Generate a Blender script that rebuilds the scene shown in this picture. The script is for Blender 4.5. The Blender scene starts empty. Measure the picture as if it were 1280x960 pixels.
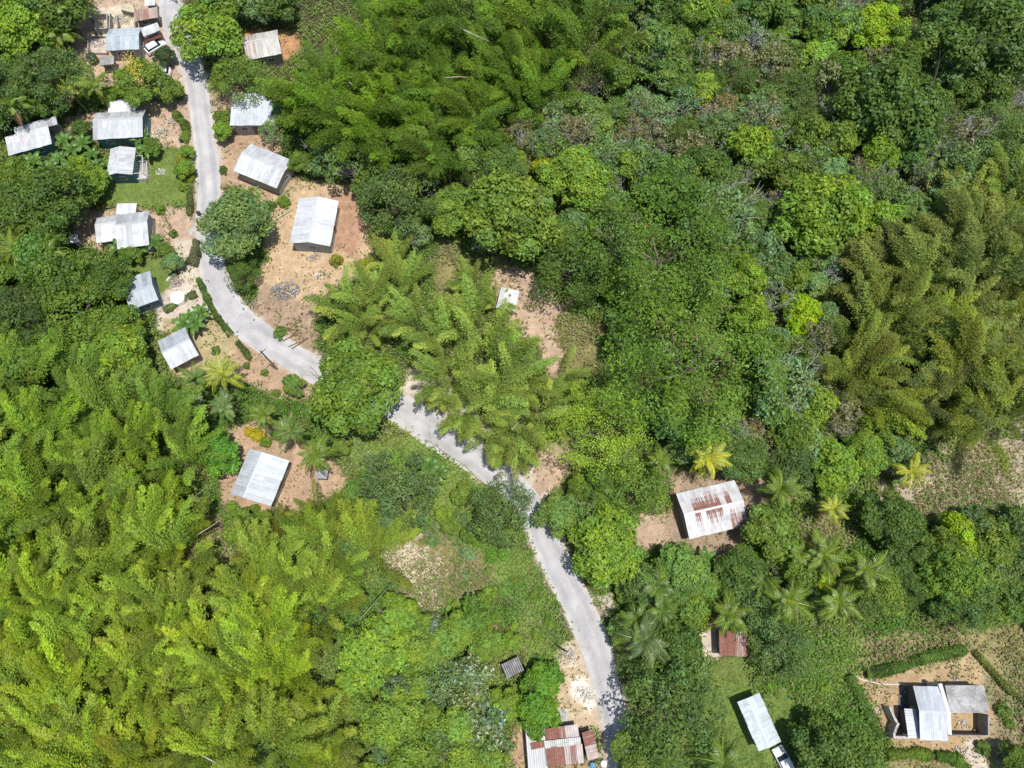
import bpy, math, random
import numpy as np
from mathutils import Vector

random.seed(11)
RNG = np.random.default_rng(11)
scene = bpy.context.scene
COL = scene.collection
H, TILT, F = 111.0, math.radians(18.4), 900.0
CT, ST = math.cos(TILT), math.sin(TILT)

# ------------------------------------------------------------------ terrain and plan coordinates
def ground(x, y):
    x = np.asarray(x, float); y = np.asarray(y, float)
    return (1.3*np.sin(x/38+0.6)*np.cos(y/45-0.4) + 0.7*np.sin(x/19-1.2+y/33) + 0.4*np.cos(y/17+x/50))
def gz(x, y): return float(ground(x, y))
def ray(px, py, z):
    u, v = (px-640)/F, (480-py)/F
    t = (H-z)/(CT - v*ST)
    return u*t, (v*CT+ST)*t
def W(px, py, h=0.0):
    """survey point: plan position of the point seen at (px,py), h metres above the ground"""
    x, y = ray(px, py, h)
    for _ in range(6):
        x, y = ray(px, py, gz(x, y)+h)
    return x, y
def W3(px, py, h=0.0):
    x, y = W(px, py, h)
    return Vector((x, y, gz(x, y)+h))
def Warr(pts): return np.array([W(*p) for p in pts])
def mpp(px, py):
    v = (480-py)/F
    return H/(CT-v*ST)/F

# ------------------------------------------------------------------ value noise
def vnoise(x, y, s, seed=0):
    r = np.random.default_rng(1000+seed).random((256, 256))
    X = np.asarray(x)/s+97.3; Y = np.asarray(y)/s+41.7
    i = np.floor(X).astype(int); j = np.floor(Y).astype(int)
    fx = X-i; fy = Y-j; fx = fx*fx*(3-2*fx); fy = fy*fy*(3-2*fy)
    a = r[i % 256, j % 256]; b = r[(i+1) % 256, j % 256]; c = r[i % 256, (j+1) % 256]; d = r[(i+1) % 256, (j+1) % 256]
    return (a*(1-fx)+b*fx)*(1-fy)+(c*(1-fx)+d*fx)*fy
def fbm(x, y, s, seed=0, o=4):
    t = 0; a = 1; n = 0
    for k in range(o):
        t = t+a*vnoise(x, y, s/2**k, seed+k*7); n += a; a *= .55
    return t/n
def poly_sd(x, y, P):
    """signed distance, negative inside"""
    x = np.asarray(x, float); y = np.asarray(y, float)
    d = np.full(x.shape, 1e9); ins = np.zeros(x.shape, bool)
    n = len(P)
    for k in range(n):
        ax, ay = P[k]; bx, by = P[(k+1) % n]
        ex, ey = bx-ax, by-ay
        t = np.clip(((x-ax)*ex+(y-ay)*ey)/(ex*ex+ey*ey+1e-9), 0, 1)
        d = np.minimum(d, np.hypot(x-ax-t*ex, y-ay-t*ey))
        c = ((ay > y) != (by > y)) & (x < (bx-ax)*(y-ay)/(by-ay+1e-12)+ax)
        ins ^= c
    return np.where(ins, -d, d)
def line_d(x, y, P):
    x = np.asarray(x, float); y = np.asarray(y, float)
    d = np.full(x.shape, 1e9)
    for k in range(len(P)-1):
        ax, ay = P[k]; bx, by = P[k+1]; ex, ey = bx-ax, by-ay
        t = np.clip(((x-ax)*ex+(y-ay)*ey)/(ex*ex+ey*ey+1e-9), 0, 1)
        d = np.minimum(d, np.hypot(x-ax-t*ex, y-ay-t*ey))
    return d

# ------------------------------------------------------------------ object helpers
def link(o, parent=None):
    COL.objects.link(o)
    if parent is not None: o.parent = parent
    return o
def tag(o, label=None, cat=None, group=None, kind=None):
    if label: o['label'] = label
    if cat: o['category'] = cat
    if group: o['group'] = group
    if kind: o['kind'] = kind
    return o
def empty(name, loc, rz=0.0, sc=1.0):
    o = bpy.data.objects.new(name, None); o.location = loc; o.rotation_euler = (0, 0, rz)
    o.scale = (sc, sc, sc) if not isinstance(sc, tuple) else sc
    o.empty_display_size = .3
    return link(o)

class MB:
    def __init__(s): s.v = []; s.f = []; s.c = []; s.uv = []; s.smooth = []
    def add(s, vs, fs, col=(1, 1, 1), uvs=None, smooth=False):
        b = len(s.v); s.v += [tuple(v) for v in vs]
        for k, f in enumerate(fs):
            s.f.append(tuple(b+i for i in f)); s.c.append(col); s.uv.append(uvs[k] if uvs else [(0, 0)]*len(f)); s.smooth.append(smooth)
        return s
    def box(s, c, d, rz=0, col=(1, 1, 1)):
        cx, cy, cz = c; a, b, h = d[0]/2, d[1]/2, d[2]/2
        co, si = math.cos(rz), math.sin(rz)
        vs = [(cx+x*co-y*si, cy+x*si+y*co, cz+z) for z in (-h, h) for x, y in ((-a, -b), (a, -b), (a, b), (-a, b))]
        return s.add(vs, [(3, 2, 1, 0), (4, 5, 6, 7), (0, 1, 5, 4), (1, 2, 6, 5), (2, 3, 7, 6), (3, 0, 4, 7)], col)
    def tube(s, pts, rad, k=6, cap=True, col=(1, 1, 1)):
        pts = [Vector(p) for p in pts]
        if not hasattr(rad, '__len__'): rad = [rad]*len(pts)
        vs = []
        for i, p in enumerate(pts):
            d = (pts[min(i+1, len(pts)-1)]-pts[max(i-1, 0)]).normalized()
            up = Vector((0, 0, 1)) if abs(d.z) < .9 else Vector((1, 0, 0))
            a = d.cross(up).normalized(); b = d.cross(a)
            for j in range(k):
                t = 2*math.pi*j/k
                vs.append(p+(a*math.cos(t)+b*math.sin(t))*rad[i])
        fs = []
        for i in range(len(pts)-1):
            for j in range(k):
                fs.append((i*k+j, i*k+(j+1) % k, (i+1)*k+(j+1) % k, (i+1)*k+j))
        if cap:
            fs.append(tuple(range(k))); n = (len(pts)-1)*k; fs.append(tuple(n+j for j in reversed(range(k))))
        return s.add(vs, fs, col, smooth=True)
    def lathe(s, c, prof, k=20, col=(1, 1, 1)):
        vs = [(c[0]+r*math.cos(2*math.pi*j/k), c[1]+r*math.sin(2*math.pi*j/k), c[2]+z) for r, z in prof for j in range(k)]
        fs = [(i*k+j, i*k+(j+1) % k, (i+1)*k+(j+1) % k, (i+1)*k+j) for i in range(len(prof)-1) for j in range(k)]
        fs.append(tuple(reversed(range(k)))); n = (len(prof)-1)*k; fs.append(tuple(n+j for j in range(k)))
        return s.add(vs, fs, col)
    def mesh(s, name, mat):
        m = bpy.data.meshes.new(name); m.from_pydata(s.v, [], s.f)
        uv = m.uv_layers.new(name='UVMap'); flat = [c for u in s.uv for p in u for c in p]
        uv.data.foreach_set('uv', flat)
        ca = m.color_attributes.new('tint', 'FLOAT_COLOR', 'CORNER')
        cc = [x for f, c in zip(s.f, s.c) for _ in f for x in (c[0], c[1], c[2], 1.0)]
        ca.data.foreach_set('color', cc)
        m.polygons.foreach_set('use_smooth', s.smooth)
        m.materials.append(mat); m.update(); return m
    def obj(s, name, mat, parent=None, color=None):
        if color and mat is M_ROOF: color = tuple(c*.80 for c in color)
        o = bpy.data.objects.new(name, s.mesh(name, mat))
        if color: o.color = (*color, 1.0) if len(color) == 3 else color
        return link(o, parent)

def quad_mesh(name, V, tint, mat):
    """V (n,4,3) quads, tint (n,3)"""
    n = len(V); m = bpy.data.meshes.new(name)
    m.vertices.add(n*4); m.vertices.foreach_set('co', V.astype(np.float32).ravel())
    m.loops.add(n*4); m.loops.foreach_set('vertex_index', np.arange(n*4, dtype=np.int32))
    m.polygons.add(n); m.polygons.foreach_set('loop_start', np.arange(0, n*4, 4, dtype=np.int32))
    try: m.polygons.foreach_set('loop_total', np.full(n, 4, dtype=np.int32))
    except Exception: pass
    ca = m.color_attributes.new('tint', 'FLOAT_COLOR', 'POINT')
    c = np.ones((n*4, 4), np.float32); c[:, :3] = np.repeat(tint, 4, axis=0)
    ca.data.foreach_set('color', c.ravel())
    m.materials.append(mat); m.update(calc_edges=True); m.validate()
    return m

# ------------------------------------------------------------------ materials
def new_mat(name):
    m = bpy.data.materials.new(name); m.use_nodes = True
    nt = m.node_tree; nt.nodes.clear()
    out = nt.nodes.new('ShaderNodeOutputMaterial')
    return m, nt, out
class N:
    def __init__(s, nt): s.nt = nt
    def n(s, t, **k):
        x = s.nt.nodes.new(t)
        for a, b in k.items():
            if a in x.inputs.keys() if isinstance(a, str) else False: x.inputs[a].default_value = b
            else: setattr(x, a, b)
        return x
    def l(s, a, b): s.nt.links.new(a, b)
    def mix(s, fac, a, b, mode='MIX'):
        x = s.nt.nodes.new('ShaderNodeMix'); x.data_type = 'RGBA'; x.blend_type = mode
        for i, v in ((0, fac), (6, a), (7, b)):
            if hasattr(v, 'is_output') or isinstance(v, bpy.types.NodeSocket): s.l(v, x.inputs[i])
            elif i == 0: x.inputs[0].default_value = v
            else: x.inputs[i].default_value = (*v, 1) if len(v) == 3 else v
        return x.outputs[2]
    def math(s, op, a, b=0.0, clamp=False):
        x = s.nt.nodes.new('ShaderNodeMath'); x.operation = op; x.use_clamp = clamp
        for i, v in ((0, a), (1, b)):
            if isinstance(v, bpy.types.NodeSocket): s.l(v, x.inputs[i])
            else: x.inputs[i].default_value = v
        return x.outputs[0]
    def noise(s, scale, detail=4, vec=None, rough=.6):
        x = s.nt.nodes.new('ShaderNodeTexNoise'); x.inputs['Scale'].default_value = scale
        x.inputs['Detail'].default_value = detail; x.inputs['Roughness'].default_value = rough
        if vec is not None: s.l(vec, x.inputs['Vector'])
        return x.outputs['Fac']
    def ramp(s, fac, stops):
        x = s.nt.nodes.new('ShaderNodeValToRGB'); e = x.color_ramp.elements
        while len(e) > 1: e.remove(e[0])
        for i, (p, c) in enumerate(stops):
            if i == 0: e[0].position = p; q = e[0]
            else: q = e.new(p)
            q.color = (c, c, c, 1) if not hasattr(c, '__len__') else (*c, 1)
        s.l(fac, x.inputs[0]); return x.outputs[0]

def leaf_material(name, transl=.3, spec=.3, rough=.55):
    m, nt, out = new_mat(name); g = N(nt)
    at = g.n('ShaderNodeAttribute', attribute_name='tint'); oi = g.n('ShaderNodeObjectInfo')
    base = g.mix(1.0, oi.outputs['Color'], at.outputs['Color'], 'MULTIPLY')
    p = g.n('ShaderNodeBsdfPrincipled'); g.l(base, p.inputs['Base Color'])
    p.inputs['Roughness'].default_value = rough; p.inputs['Specular IOR Level'].default_value = spec
    t = g.n('ShaderNodeBsdfTranslucent'); tc = g.mix(1.0, base, (1.25, 1.15, .45), 'MULTIPLY'); g.l(tc, t.inputs['Color'])
    mx = g.n('ShaderNodeMixShader'); mx.inputs[0].default_value = transl
    g.l(p.outputs[0], mx.inputs[1]); g.l(t.outputs[0], mx.inputs[2]); g.l(mx.outputs[0], out.inputs[0])
    return m
def surf_material(name, rough=.8, n1=.6, n2=6.0, amt=.35, spec=.3, bump=.0, dirt=None, metallic=0.0):
    """object colour x tint attribute, weathered by noise"""
    m, nt, out = new_mat(name); g = N(nt)
    at = g.n('ShaderNodeAttribute', attribute_name='tint'); oi = g.n('ShaderNodeObjectInfo')
    geo = g.n('ShaderNodeNewGeometry')
    base = g.mix(1.0, oi.outputs['Color'], at.outputs['Color'], 'MULTIPLY')
    a = g.ramp(g.noise(n1, 5, geo.outputs['Position']), [(.3, 1-amt), (.7, 1+amt*.15)])
    b = g.ramp(g.noise(n2, 4, geo.outputs['Position']), [(.3, 1-amt*.6), (.7, 1.05)])
    base = g.mix(1.0, base, a, 'MULTIPLY'); base = g.mix(1.0, base, b, 'MULTIPLY')
    if dirt:
        k = g.ramp(g.noise(n1*1.7, 6, geo.outputs['Position']), [(.5, 0), (.68, .75)])
        base = g.mix(k, base, dirt)
    p = g.n('ShaderNodeBsdfPrincipled'); g.l(base, p.inputs['Base Color'])
    p.inputs['Roughness'].default_value = rough; p.inputs['Specular IOR Level'].default_value = spec; p.inputs['Metallic'].default_value = metallic
    if bump:
        bp = g.n('ShaderNodeBump'); bp.inputs['Strength'].default_value = bump; bp.inputs['Distance'].default_value = .05
        g.l(g.noise(n2*3, 5, geo.outputs['Position']), bp.inputs['Height']); g.l(bp.outputs[0], p.inputs['Normal'])
    g.l(p.outputs[0], out.inputs[0]); return m

def roof_material():
    m, nt, out = new_mat('weathered_corrugated_zinc'); g = N(nt)
    at = g.n('ShaderNodeAttribute', attribute_name='tint'); oi = g.n('ShaderNodeObjectInfo'); geo = g.n('ShaderNodeNewGeometry')
    sep = g.n('ShaderNodeSeparateColor'); g.l(at.outputs['Color'], sep.inputs[0])
    uv = g.n('ShaderNodeUVMap'); uv.uv_map = 'UVMap'
    off = g.n('ShaderNodeVectorMath', operation='ADD'); g.l(uv.outputs[0], off.inputs[0])
    cmb = g.n('ShaderNodeCombineXYZ'); g.l(g.math('MULTIPLY', oi.outputs['Random'], 60.0), cmb.inputs[0]); g.l(cmb.outputs[0], off.inputs[1])
    mp = g.n('ShaderNodeMapping'); mp.inputs['Scale'].default_value = (2.2, .45, 1); g.l(off.outputs[0], mp.inputs[0])
    mp2 = g.n('ShaderNodeMapping'); mp2.inputs['Scale'].default_value = (6.5, .20, 1); g.l(off.outputs[0], mp2.inputs[0])
    streak = g.noise(1.0, 5, mp.outputs[0], .65); fine = g.noise(1.0, 3, mp2.outputs[0], .6)
    # dull patina
    base = g.mix(1.0, oi.outputs['Color'], g.ramp(streak, [(.32, .80), (.62, 1.04)]), 'MULTIPLY')
    base = g.mix(1.0, base, g.ramp(fine, [(.3, .86), (.7, 1.04)]), 'MULTIPLY')
    gr = g.ramp(g.noise(.8, 6, off.outputs[0], .7), [(.5, 0), (.7, .5)])
    base = g.mix(gr, base, (.30, .29, .27))
    base = g.mix(1.0, base, sep.outputs[0], 'MULTIPLY')
    # rust
    k = g.math('ADD', g.math('ADD', g.math('MULTIPLY', streak, .25), g.math('MULTIPLY', fine, .75)), g.math('MULTIPLY', sep.outputs[1], .62))
    k = g.ramp(k, [(.655, 0), (.76, .95)])
    rust = g.ramp(g.math('ADD', g.math('MULTIPLY', g.noise(4.0, 5, off.outputs[0]), .45), g.math('MULTIPLY', fine, .55)), [(.34, (.10, .032, .024)), (.5, (.19, .065, .045)), (.68, (.40, .20, .14))])
    base = g.mix(k, base, rust)
    p = g.n('ShaderNodeBsdfPrincipled'); g.l(base, p.inputs['Base Color']); p.inputs['Specular IOR Level'].default_value = .4
    g.l(g.math('ADD', g.math('MULTIPLY', k, .35), .42), p.inputs['Roughness'])
    g.l(p.outputs[0], out.inputs[0]); return m

def ground_material():
    m, nt, out = new_mat('soil_and_litter'); g = N(nt)
    at = g.n('ShaderNodeAttribute', attribute_name='tint'); geo = g.n('ShaderNodeNewGeometry'); P = geo.outputs['Position']
    c = g.mix(1.0, at.outputs['Color'], g.ramp(g.noise(.9, 6, P, .65), [(.28, .68), (.72, 1.22)]), 'MULTIPLY')
    c = g.mix(1.0, c, g.ramp(g.noise(5.5, 5, P, .7), [(.28, .66), (.5, 1.0), (.75, 1.25)]), 'MULTIPLY')
    sp = g.ramp(g.noise(9.0, 2, P), [(.66, 0), (.72, .8)])
    c = g.mix(g.math('MULTIPLY', sp, .45), c, (.45, .41, .36))
    p = g.n('ShaderNodeBsdfPrincipled'); g.l(c, p.inputs['Base Color']); p.inputs['Roughness'].default_value = .95; p.inputs['Specular IOR Level'].default_value = .1
    bp = g.n('ShaderNodeBump'); bp.inputs['Strength'].default_value = .8; bp.inputs['Distance'].default_value = .25
    g.l(g.noise(2.6, 7, P, .7), bp.inputs['Height']); g.l(bp.outputs[0], p.inputs['Normal'])
    g.l(p.outputs[0], out.inputs[0]); return m
def road_material():
    m, nt, out = new_mat('worn_pale_road'); g = N(nt)
    geo = g.n('ShaderNodeNewGeometry'); P = geo.outputs['Position']; uv = g.n('ShaderNodeUVMap'); uv.uv_map = 'UVMap'
    at = g.n('ShaderNodeAttribute', attribute_name='tint')
    sx = g.n('ShaderNodeSeparateXYZ'); g.l(uv.outputs[0], sx.inputs[0])
    mp = g.n('ShaderNodeMapping'); mp.inputs['Scale'].default_value = (1.3, .07, 1); g.l(uv.outputs[0], mp.inputs[0])
    lane = g.noise(1.0, 4, mp.outputs[0])
    c = g.ramp(lane, [(.3, (.385, .378, .38)), (.5, (.45, .44, .44)), (.72, (.51, .495, .485))])
    c = g.mix(1.0, c, g.ramp(g.noise(.35, 5, P), [(.3, .80), (.7, 1.1)]), 'MULTIPLY')
    c = g.mix(1.0, c, g.ramp(g.noise(7, 5, P, .7), [(.3, .86), (.7, 1.08)]), 'MULTIPLY')
    vo = g.n('ShaderNodeTexVoronoi'); vo.feature = 'DISTANCE_TO_EDGE'; vo.inputs['Scale'].default_value = .22; g.l(P, vo.inputs['Vector'])
    cr = g.math('MULTIPLY', g.ramp(vo.outputs['Distance'], [(.0, 1), (.012, 0)]), g.ramp(g.noise(.5, 3, P), [(.5, 0), (.6, .35)]))
    c = g.mix(cr, c, (.16, .15, .15))
    trk = g.ramp(g.math('ADD', sx.outputs[0], g.math('MULTIPLY', g.math('SUBTRACT', g.noise(.25, 3, P), .5), .3)), [(.18, 1.05), (.42, .90), (.62, .93), (.78, 1.06)])
    c = g.mix(.8, c, trk, 'MULTIPLY')
    pm = g.ramp(g.noise(.16, 2, P), [(.62, 0), (.64, .3)]); c = g.mix(pm, c, (.27, .265, .265))
    # sandy limestone at the verges
    e = g.math('ADD', sx.outputs[0], g.math('MULTIPLY', g.math('SUBTRACT', g.noise(.7, 5, P), .5), .55))
    c = g.mix(g.ramp(e, [(.90, 0), (1.05, .85)]), c, (.50, .43, .36))
    p = g.n('ShaderNodeBsdfPrincipled'); g.l(c, p.inputs['Base Color']); p.inputs['Roughness'].default_value = .85; p.inputs['Specular IOR Level'].default_value = .25
    bp = g.n('ShaderNodeBump'); bp.inputs['Strength'].default_value = .25; bp.inputs['Distance'].default_value = .03
    g.l(g.noise(12, 4, P), bp.inputs['Height']); g.l(bp.outputs[0], p.inputs['Normal'])
    g.l(p.outputs[0], out.inputs[0]); return m
def glass_material():
    m, nt, out = new_mat('dark_window_glass'); g = N(nt)
    p = g.n('ShaderNodeBsdfPrincipled'); oi = g.n('ShaderNodeObjectInfo')
    p.inputs['Base Color'].default_value = (.02, .03, .035, 1); p.inputs['Roughness'].default_value = .08
    g.l(p.outputs[0], out.inputs[0]); return m

M_LEAF = leaf_material('leaf_foliage', .34, .32, .5)
M_BAMBOO = leaf_material('bamboo_foliage', .36, .12, .65)
M_PALM = leaf_material('palm_foliage', .22, .40, .40)
M_BARK = surf_material('bark', .9, 1.5, 9, .45)
M_ROOF = roof_material()
M_PAINT = surf_material('painted_wall', .8, .5, 5, .28, dirt=None)
M_CONC = surf_material('weathered_concrete', .92, .45, 4, .5, bump=.4, dirt=(.16, .15, .14))
M_WOOD = surf_material('grey_timber', .85, 2, 12, .4)
M_ROCK = surf_material('limestone', .9, 2, 9, .35, bump=.6)
M_PLASTIC = surf_material('plastic_and_enamel', .35, 1, 8, .12, spec=.5)
M_GROUND = ground_material(); M_ROAD = road_material(); M_GLASS = glass_material()

# ------------------------------------------------------------------ road
ROAD = [(208, -60, 30), (213, -10, 29), (216, 20, 29), (233, 62, 27), (246, 110, 28), (252, 150, 27), (259, 200, 29), (262, 240, 29), (259, 275, 29),
        (261, 310, 30), (268, 345, 33), (284, 378, 35), (303, 403, 36), (330, 424, 36), (360, 443, 34), (392, 462, 33), (430, 482, 33),
        (470, 498, 34), (508, 515, 40), (548, 541, 45), (580, 562, 43), (612, 587, 34), (642, 609, 33), (664, 636, 34), (678, 668, 36),
        (692, 697, 38), (707, 728, 38), (729, 772, 39), (747, 815, 37), (759, 860, 32), (768, 900, 32), (774, 940, 33), (779, 990, 34), (786, 1060, 34)]
rp = np.array([[*W(a, b), w*mpp(a, b)] for a, b, w in ROAD])
def resample(P, step):
    out = []
    n = len(P)
    for i in range(n-1):
        p0, p1, p2, p3 = P[max(i-1, 0)], P[i], P[i+1], P[min(i+2, n-1)]
        k = max(2, int(np.hypot(*(p2-p1)[:2])/step))
        for j in range(k):
            t = j/k
            out.append(.5*((2*p1)+(-p0+p2)*t+(2*p0-5*p1+4*p2-p3)*t*t+(-p0+3*p1-3*p2+p3)*t**3))
    out.append(P[-1]); return np.array(out)
RC = resample(rp, .6)
ROADLINE = RC[:, :2][::4]
ROADW = RC[:, 2]
def build_road():
    n = len(RC); K = 10
    d = np.gradient(RC[:, :2], axis=0); d /= np.linalg.norm(d, axis=1)[:, None]
    nrm = np.stack([-d[:, 1], d[:, 0]], 1)
    s = np.concatenate([[0], np.cumsum(np.hypot(*np.diff(RC[:, :2], axis=0).T))])
    vs = []; fs = []; uvs = []
    for i in range(n):
        wl = ROADW[i]/2*(1+.10*(vnoise(s[i], 0, 2.2, 3)-.5)+.06*(vnoise(s[i], 0, .7, 5)-.5)); wr = ROADW[i]/2*(1+.10*(vnoise(s[i], 9, 2.2, 4)-.5))
        for j in range(K+1):
            t = 2*j/K-1; w = wl if t < 0 else wr
            x, y = RC[i, :2]+nrm[i]*t*w
            vs.append((x, y, gz(x, y)+.035+.03*(1-t*t)))
    for i in range(n-1):
        for j in range(K):
            a = i*(K+1)+j; fs.append((a, a+1, a+K+2, a+K+1))
            q = lambda jj, ii: (abs(2*jj/K-1), s[ii])
            uvs.append([q(j, i), q(j+1, i), q(j+1, i+1), q(j, i+1)])
    mb = MB(); mb.add(vs, [f[::-1] for f in fs], uvs=[u[::-1] for u in uvs], smooth=True)
    o = mb.obj('road', M_ROAD); tag(o, 'pale worn asphalt lane winding down between the houses and trees', None, kind='structure')
build_road()

# ------------------------------------------------------------------ ground zones (survey polygons)
DIRT = (.34, .235, .155); PINK = (.37, .27, .195); PALE = (.44, .38, .31); STRAW = (.27, .21, .115); ORANGE = (.36, .20, .10)
LAWN = (.12, .165, .04); GRASS = (.15, .22, .05); LITTER = (.075, .062, .036); CONC = (.40, .37, .34); DRYGR = (.19, .17, .07)
ROUGH = [(.31, .26, .19), (.43, .36, .28)]
ZONES = [  # polygon, colour, edge, ragged amplitude
    ([(560, 560), (640, 620), (660, 700), (720, 830), (690, 870), (640, 760), (600, 720), (540, 640), (500, 560)], GRASS, 2, 3),
    ([(470, 655), (530, 650), (600, 700), (640, 790), (560, 760), (500, 755), (480, 700)], DRYGR, 1.5, 3),
    ([(480, 668), (530, 680), (565, 715), (562, 745), (510, 756), (488, 715)], (.43, .36, .28), 1.5, 5),
    ([(500, 545), (560, 560), (600, 640), (560, 650), (480, 600), (420, 560)], GRASS, 2, 3),
    ([(190, 655), (250, 630), (330, 620), (330, 680), (250, 720), (190, 790), (250, 900), (180, 900), (120, 760)], STRAW, 2, 4),
    ([(105, -10), (205, -20), (215, 20), (232, 60), (242, 120), (190, 125), (100, 100), (90, 45)], PINK, .6, 1.2),
    ([(116, 10), (168, 5), (170, 36), (117, 38)], (.46, .40, .30), .4, .8),
    ([(108, 44), (135, 42), (135, 64), (108, 66)], PALE, .5, .6), ([(195, -20), (212, -20), (232, 60), (225, 90), (205, 60)], CONC, .5, .6),
    ([(183, 128), (243, 118), (246, 180), (236, 190), (192, 190), (172, 175), (100, 175), (80, 150), (110, 140)], PINK, .6, 1),
    ([(132, 188), (190, 188), (216, 180), (236, 195), (240, 240), (232, 258), (190, 262), (150, 262), (125, 250)], LAWN, .5, .8),
    ([(92, 262), (130, 262), (240, 258), (248, 310), (225, 318), (120, 312), (95, 300)], PINK, .6, 1),
    ([(150, 320), (215, 322), (225, 380), (200, 385), (150, 350)], LAWN, .6, 1),
    ([(215, 300), (250, 300), (260, 345), (300, 405), (285, 420), (255, 395), (200, 415), (195, 375), (225, 350)], PALE, .6, 1),
    ([(205, 400), (265, 392), (310, 440), (302, 470), (240, 490), (215, 470)], (.33, .27, .15), .8, 1),
    ([(300, 425), (350, 445), (400, 475), (400, 500), (350, 500), (300, 475), (290, 440)], DIRT, .8, 1),
    ([(262, 115), (300, 110), (350, 115), (355, 165), (350, 245), (325, 262), (300, 235), (272, 225), (268, 170)], DIRT, .8, 1.2),
    ([(290, 40), (372, 38), (376, 62), (350, 80), (300, 80)], ORANGE, 1, 1.5),
    ([(345, 240), (372, 222), (398, 225), (445, 238), (464, 290), (460, 330), (440, 350), (400, 372), (395, 420), (390, 440), (345, 415), (318, 380), (322, 350), (335, 310), (325, 270)], (.40, .29, .18), .8, 1.2),
    ([(418, 245), (445, 240), (458, 285), (440, 320), (420, 310)], (.33, .20, .13), 1, 1),
    ([(308, 385), (330, 355), (390, 380), (398, 440), (370, 430), (330, 410)], (.28, .20, .14), .8, 1),
    ([(355, 240), (372, 228), (340, 262), (325, 285), (320, 278)], LAWN, .4, .5),
    ([(618, 325), (668, 332), (685, 365), (712, 395), (745, 440), (735, 470), (690, 465), (665, 430), (635, 405), (610, 370)], PINK, .8, 2.2),
    ([(545, 300), (570, 300), (600, 345), (590, 400), (560, 405), (540, 350)], DRYGR, 1, 2),
    ([(700, 400), (770, 400), (770, 460), (700, 480)], DRYGR, 1.5, 2),
    ([(490, 495), (510, 465), (560, 470), (580, 505), (640, 560), (690, 590), (690, 625), (660, 625), (600, 560), (540, 510)], PALE, .8, 1.2),
    ([(672, 560), (712, 545), (712, 600), (690, 622), (668, 610)], PINK, .7, 1),
    ([(280, 540), (330, 520), (395, 560), (430, 585), (440, 610), (370, 640), (275, 632)], DIRT, .8, 1),
    ([(780, 635), (840, 640), (845, 680), (800, 690), (775, 665)], PINK, 1, 1.5),
    ([(830, 590), (930, 585), (960, 600), (955, 640), (935, 650), (930, 700), (880, 705), (850, 690), (835, 640)], (.27, .20, .14), 1, 1.5),
    ([(960, 655), (1040, 640), (1070, 670), (1010, 690), (960, 690)], DRYGR, 1, 2),
    ([(700, 800), (722, 800), (745, 850), (762, 905), (745, 910), (700, 905), (690, 870)], (.42, .33, .22), .6, 1),
    ([(715, 845), (745, 850), (752, 880), (738, 888), (716, 870)], (.60, .56, .48), .6, 1),
    ([(700, 805), (715, 803), (722, 835), (708, 838)], PALE, .6, 1),
    ([(640, 905), (660, 900), (662, 970), (640, 970)], DIRT, .6, 1),
    ([(690, 885), (710, 885), (710, 908), (690, 908)], CONC, .2, .2),
    ([(732, 950), (800, 950), (800, 990), (700, 990), (660, 962)], DIRT, .6, 1),
    ([(745, 745), (768, 740), (766, 765), (756, 770)], PALE, .4, .5),
    ([(870, 780), (900, 780), (905, 825), (880, 825)], PALE, .7, 1),
    ([(880, 830), (930, 820), (960, 870), (990, 860), (1000, 960), (880, 970), (870, 920)], LAWN, 1, 2),
    ([(1000, 790), (1080, 790), (1090, 850), (1060, 860), (1090, 940), (1050, 960), (1000, 860)], GRASS, 1.5, 2),
    ([(1150, 560), (1290, 535), (1300, 650), (1230, 640), (1160, 660), (1105, 620), (1110, 590)], (.31, .26, .19), 1.5, 6),
    ([(1080, 790), (1300, 770), (1330, 1000), (1090, 1000), (1110, 925), (1070, 850)], (.22, .19, .09), 1.5, 2),
    ([(1075, 850), (1110, 842), (1160, 832), (1215, 815), (1250, 850), (1280, 880), (1285, 950), (1200, 945), (1110, 932), (1095, 890)], (.34, .245, .14), .8, 1.5),
    ([(1215, 822), (1262, 860), (1285, 885), (1285, 960), (1240, 950), (1245, 890)], (.22, .19, .11), 1, 1.5),
    ([(1205, 925), (1222, 922), (1240, 970), (1215, 970)], PALE, .5, .5),
]
ZW = [(Warr(p), c, e, r) for p, c, e, r in ZONES]
def ground_colour(x, y):
    f1 = fbm(x, y, 9, 1); f2 = fbm(x, y, 2.2, 2); f3 = fbm(x, y, 1.1, 33)
    base = np.array(LITTER)[None]*(0.6+f2[:, None]*.8)
    grn = np.array([.06, .085, .022]); k = np.clip((f1-.42)*5, 0, 1)[:, None]
    c = base*(1-k)+grn*k; openness = np.zeros(len(x)); green = np.zeros(len(x))
    for P, col, e, r in ZW:
        bx0, by0 = P.min(0)-6; bx1, by1 = P.max(0)+6
        m = (x > bx0) & (x < bx1) & (y > by0) & (y < by1)
        if not m.any(): continue
        sd = poly_sd(x[m], y[m], P)+(f2[m]-.5)*r*2+(f3[m]-.5)*r
        a = np.clip(.5-sd/e, 0, 1)
        cc = np.array(col)[None]*(1.04+.5*f2[m][:, None])
        c[m] = c[m]*(1-a[:, None])+cc*a[:, None]
        isg = (1.0 if col == LAWN else .75) if col[1] > col[0]*1.2 else (.45 if col in (DRYGR, STRAW) or (col[0] < .24) or col in ROUGH else 0.0)
        openness[m] = openness[m]*(1-a)+a*(1-isg*.75)
        green[m] = green[m]*(1-a)+a*isg
    # verge of the road
    near = (x > -75) & (x < 30)
    d = np.full(len(x), 99.0); d[near] = line_d(x[near], y[near], ROADLINE)
    a = np.clip((2.75+(f2-.5)*2.0+(f3-.5)*1.4-d)/.9, 0, 1)
    c = c*(1-a[:, None])+np.array([.47, .40, .32])*(.85+.4*f3[:, None])*a[:, None]
    openness = np.maximum(openness, a)
    return c, openness, green

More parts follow.
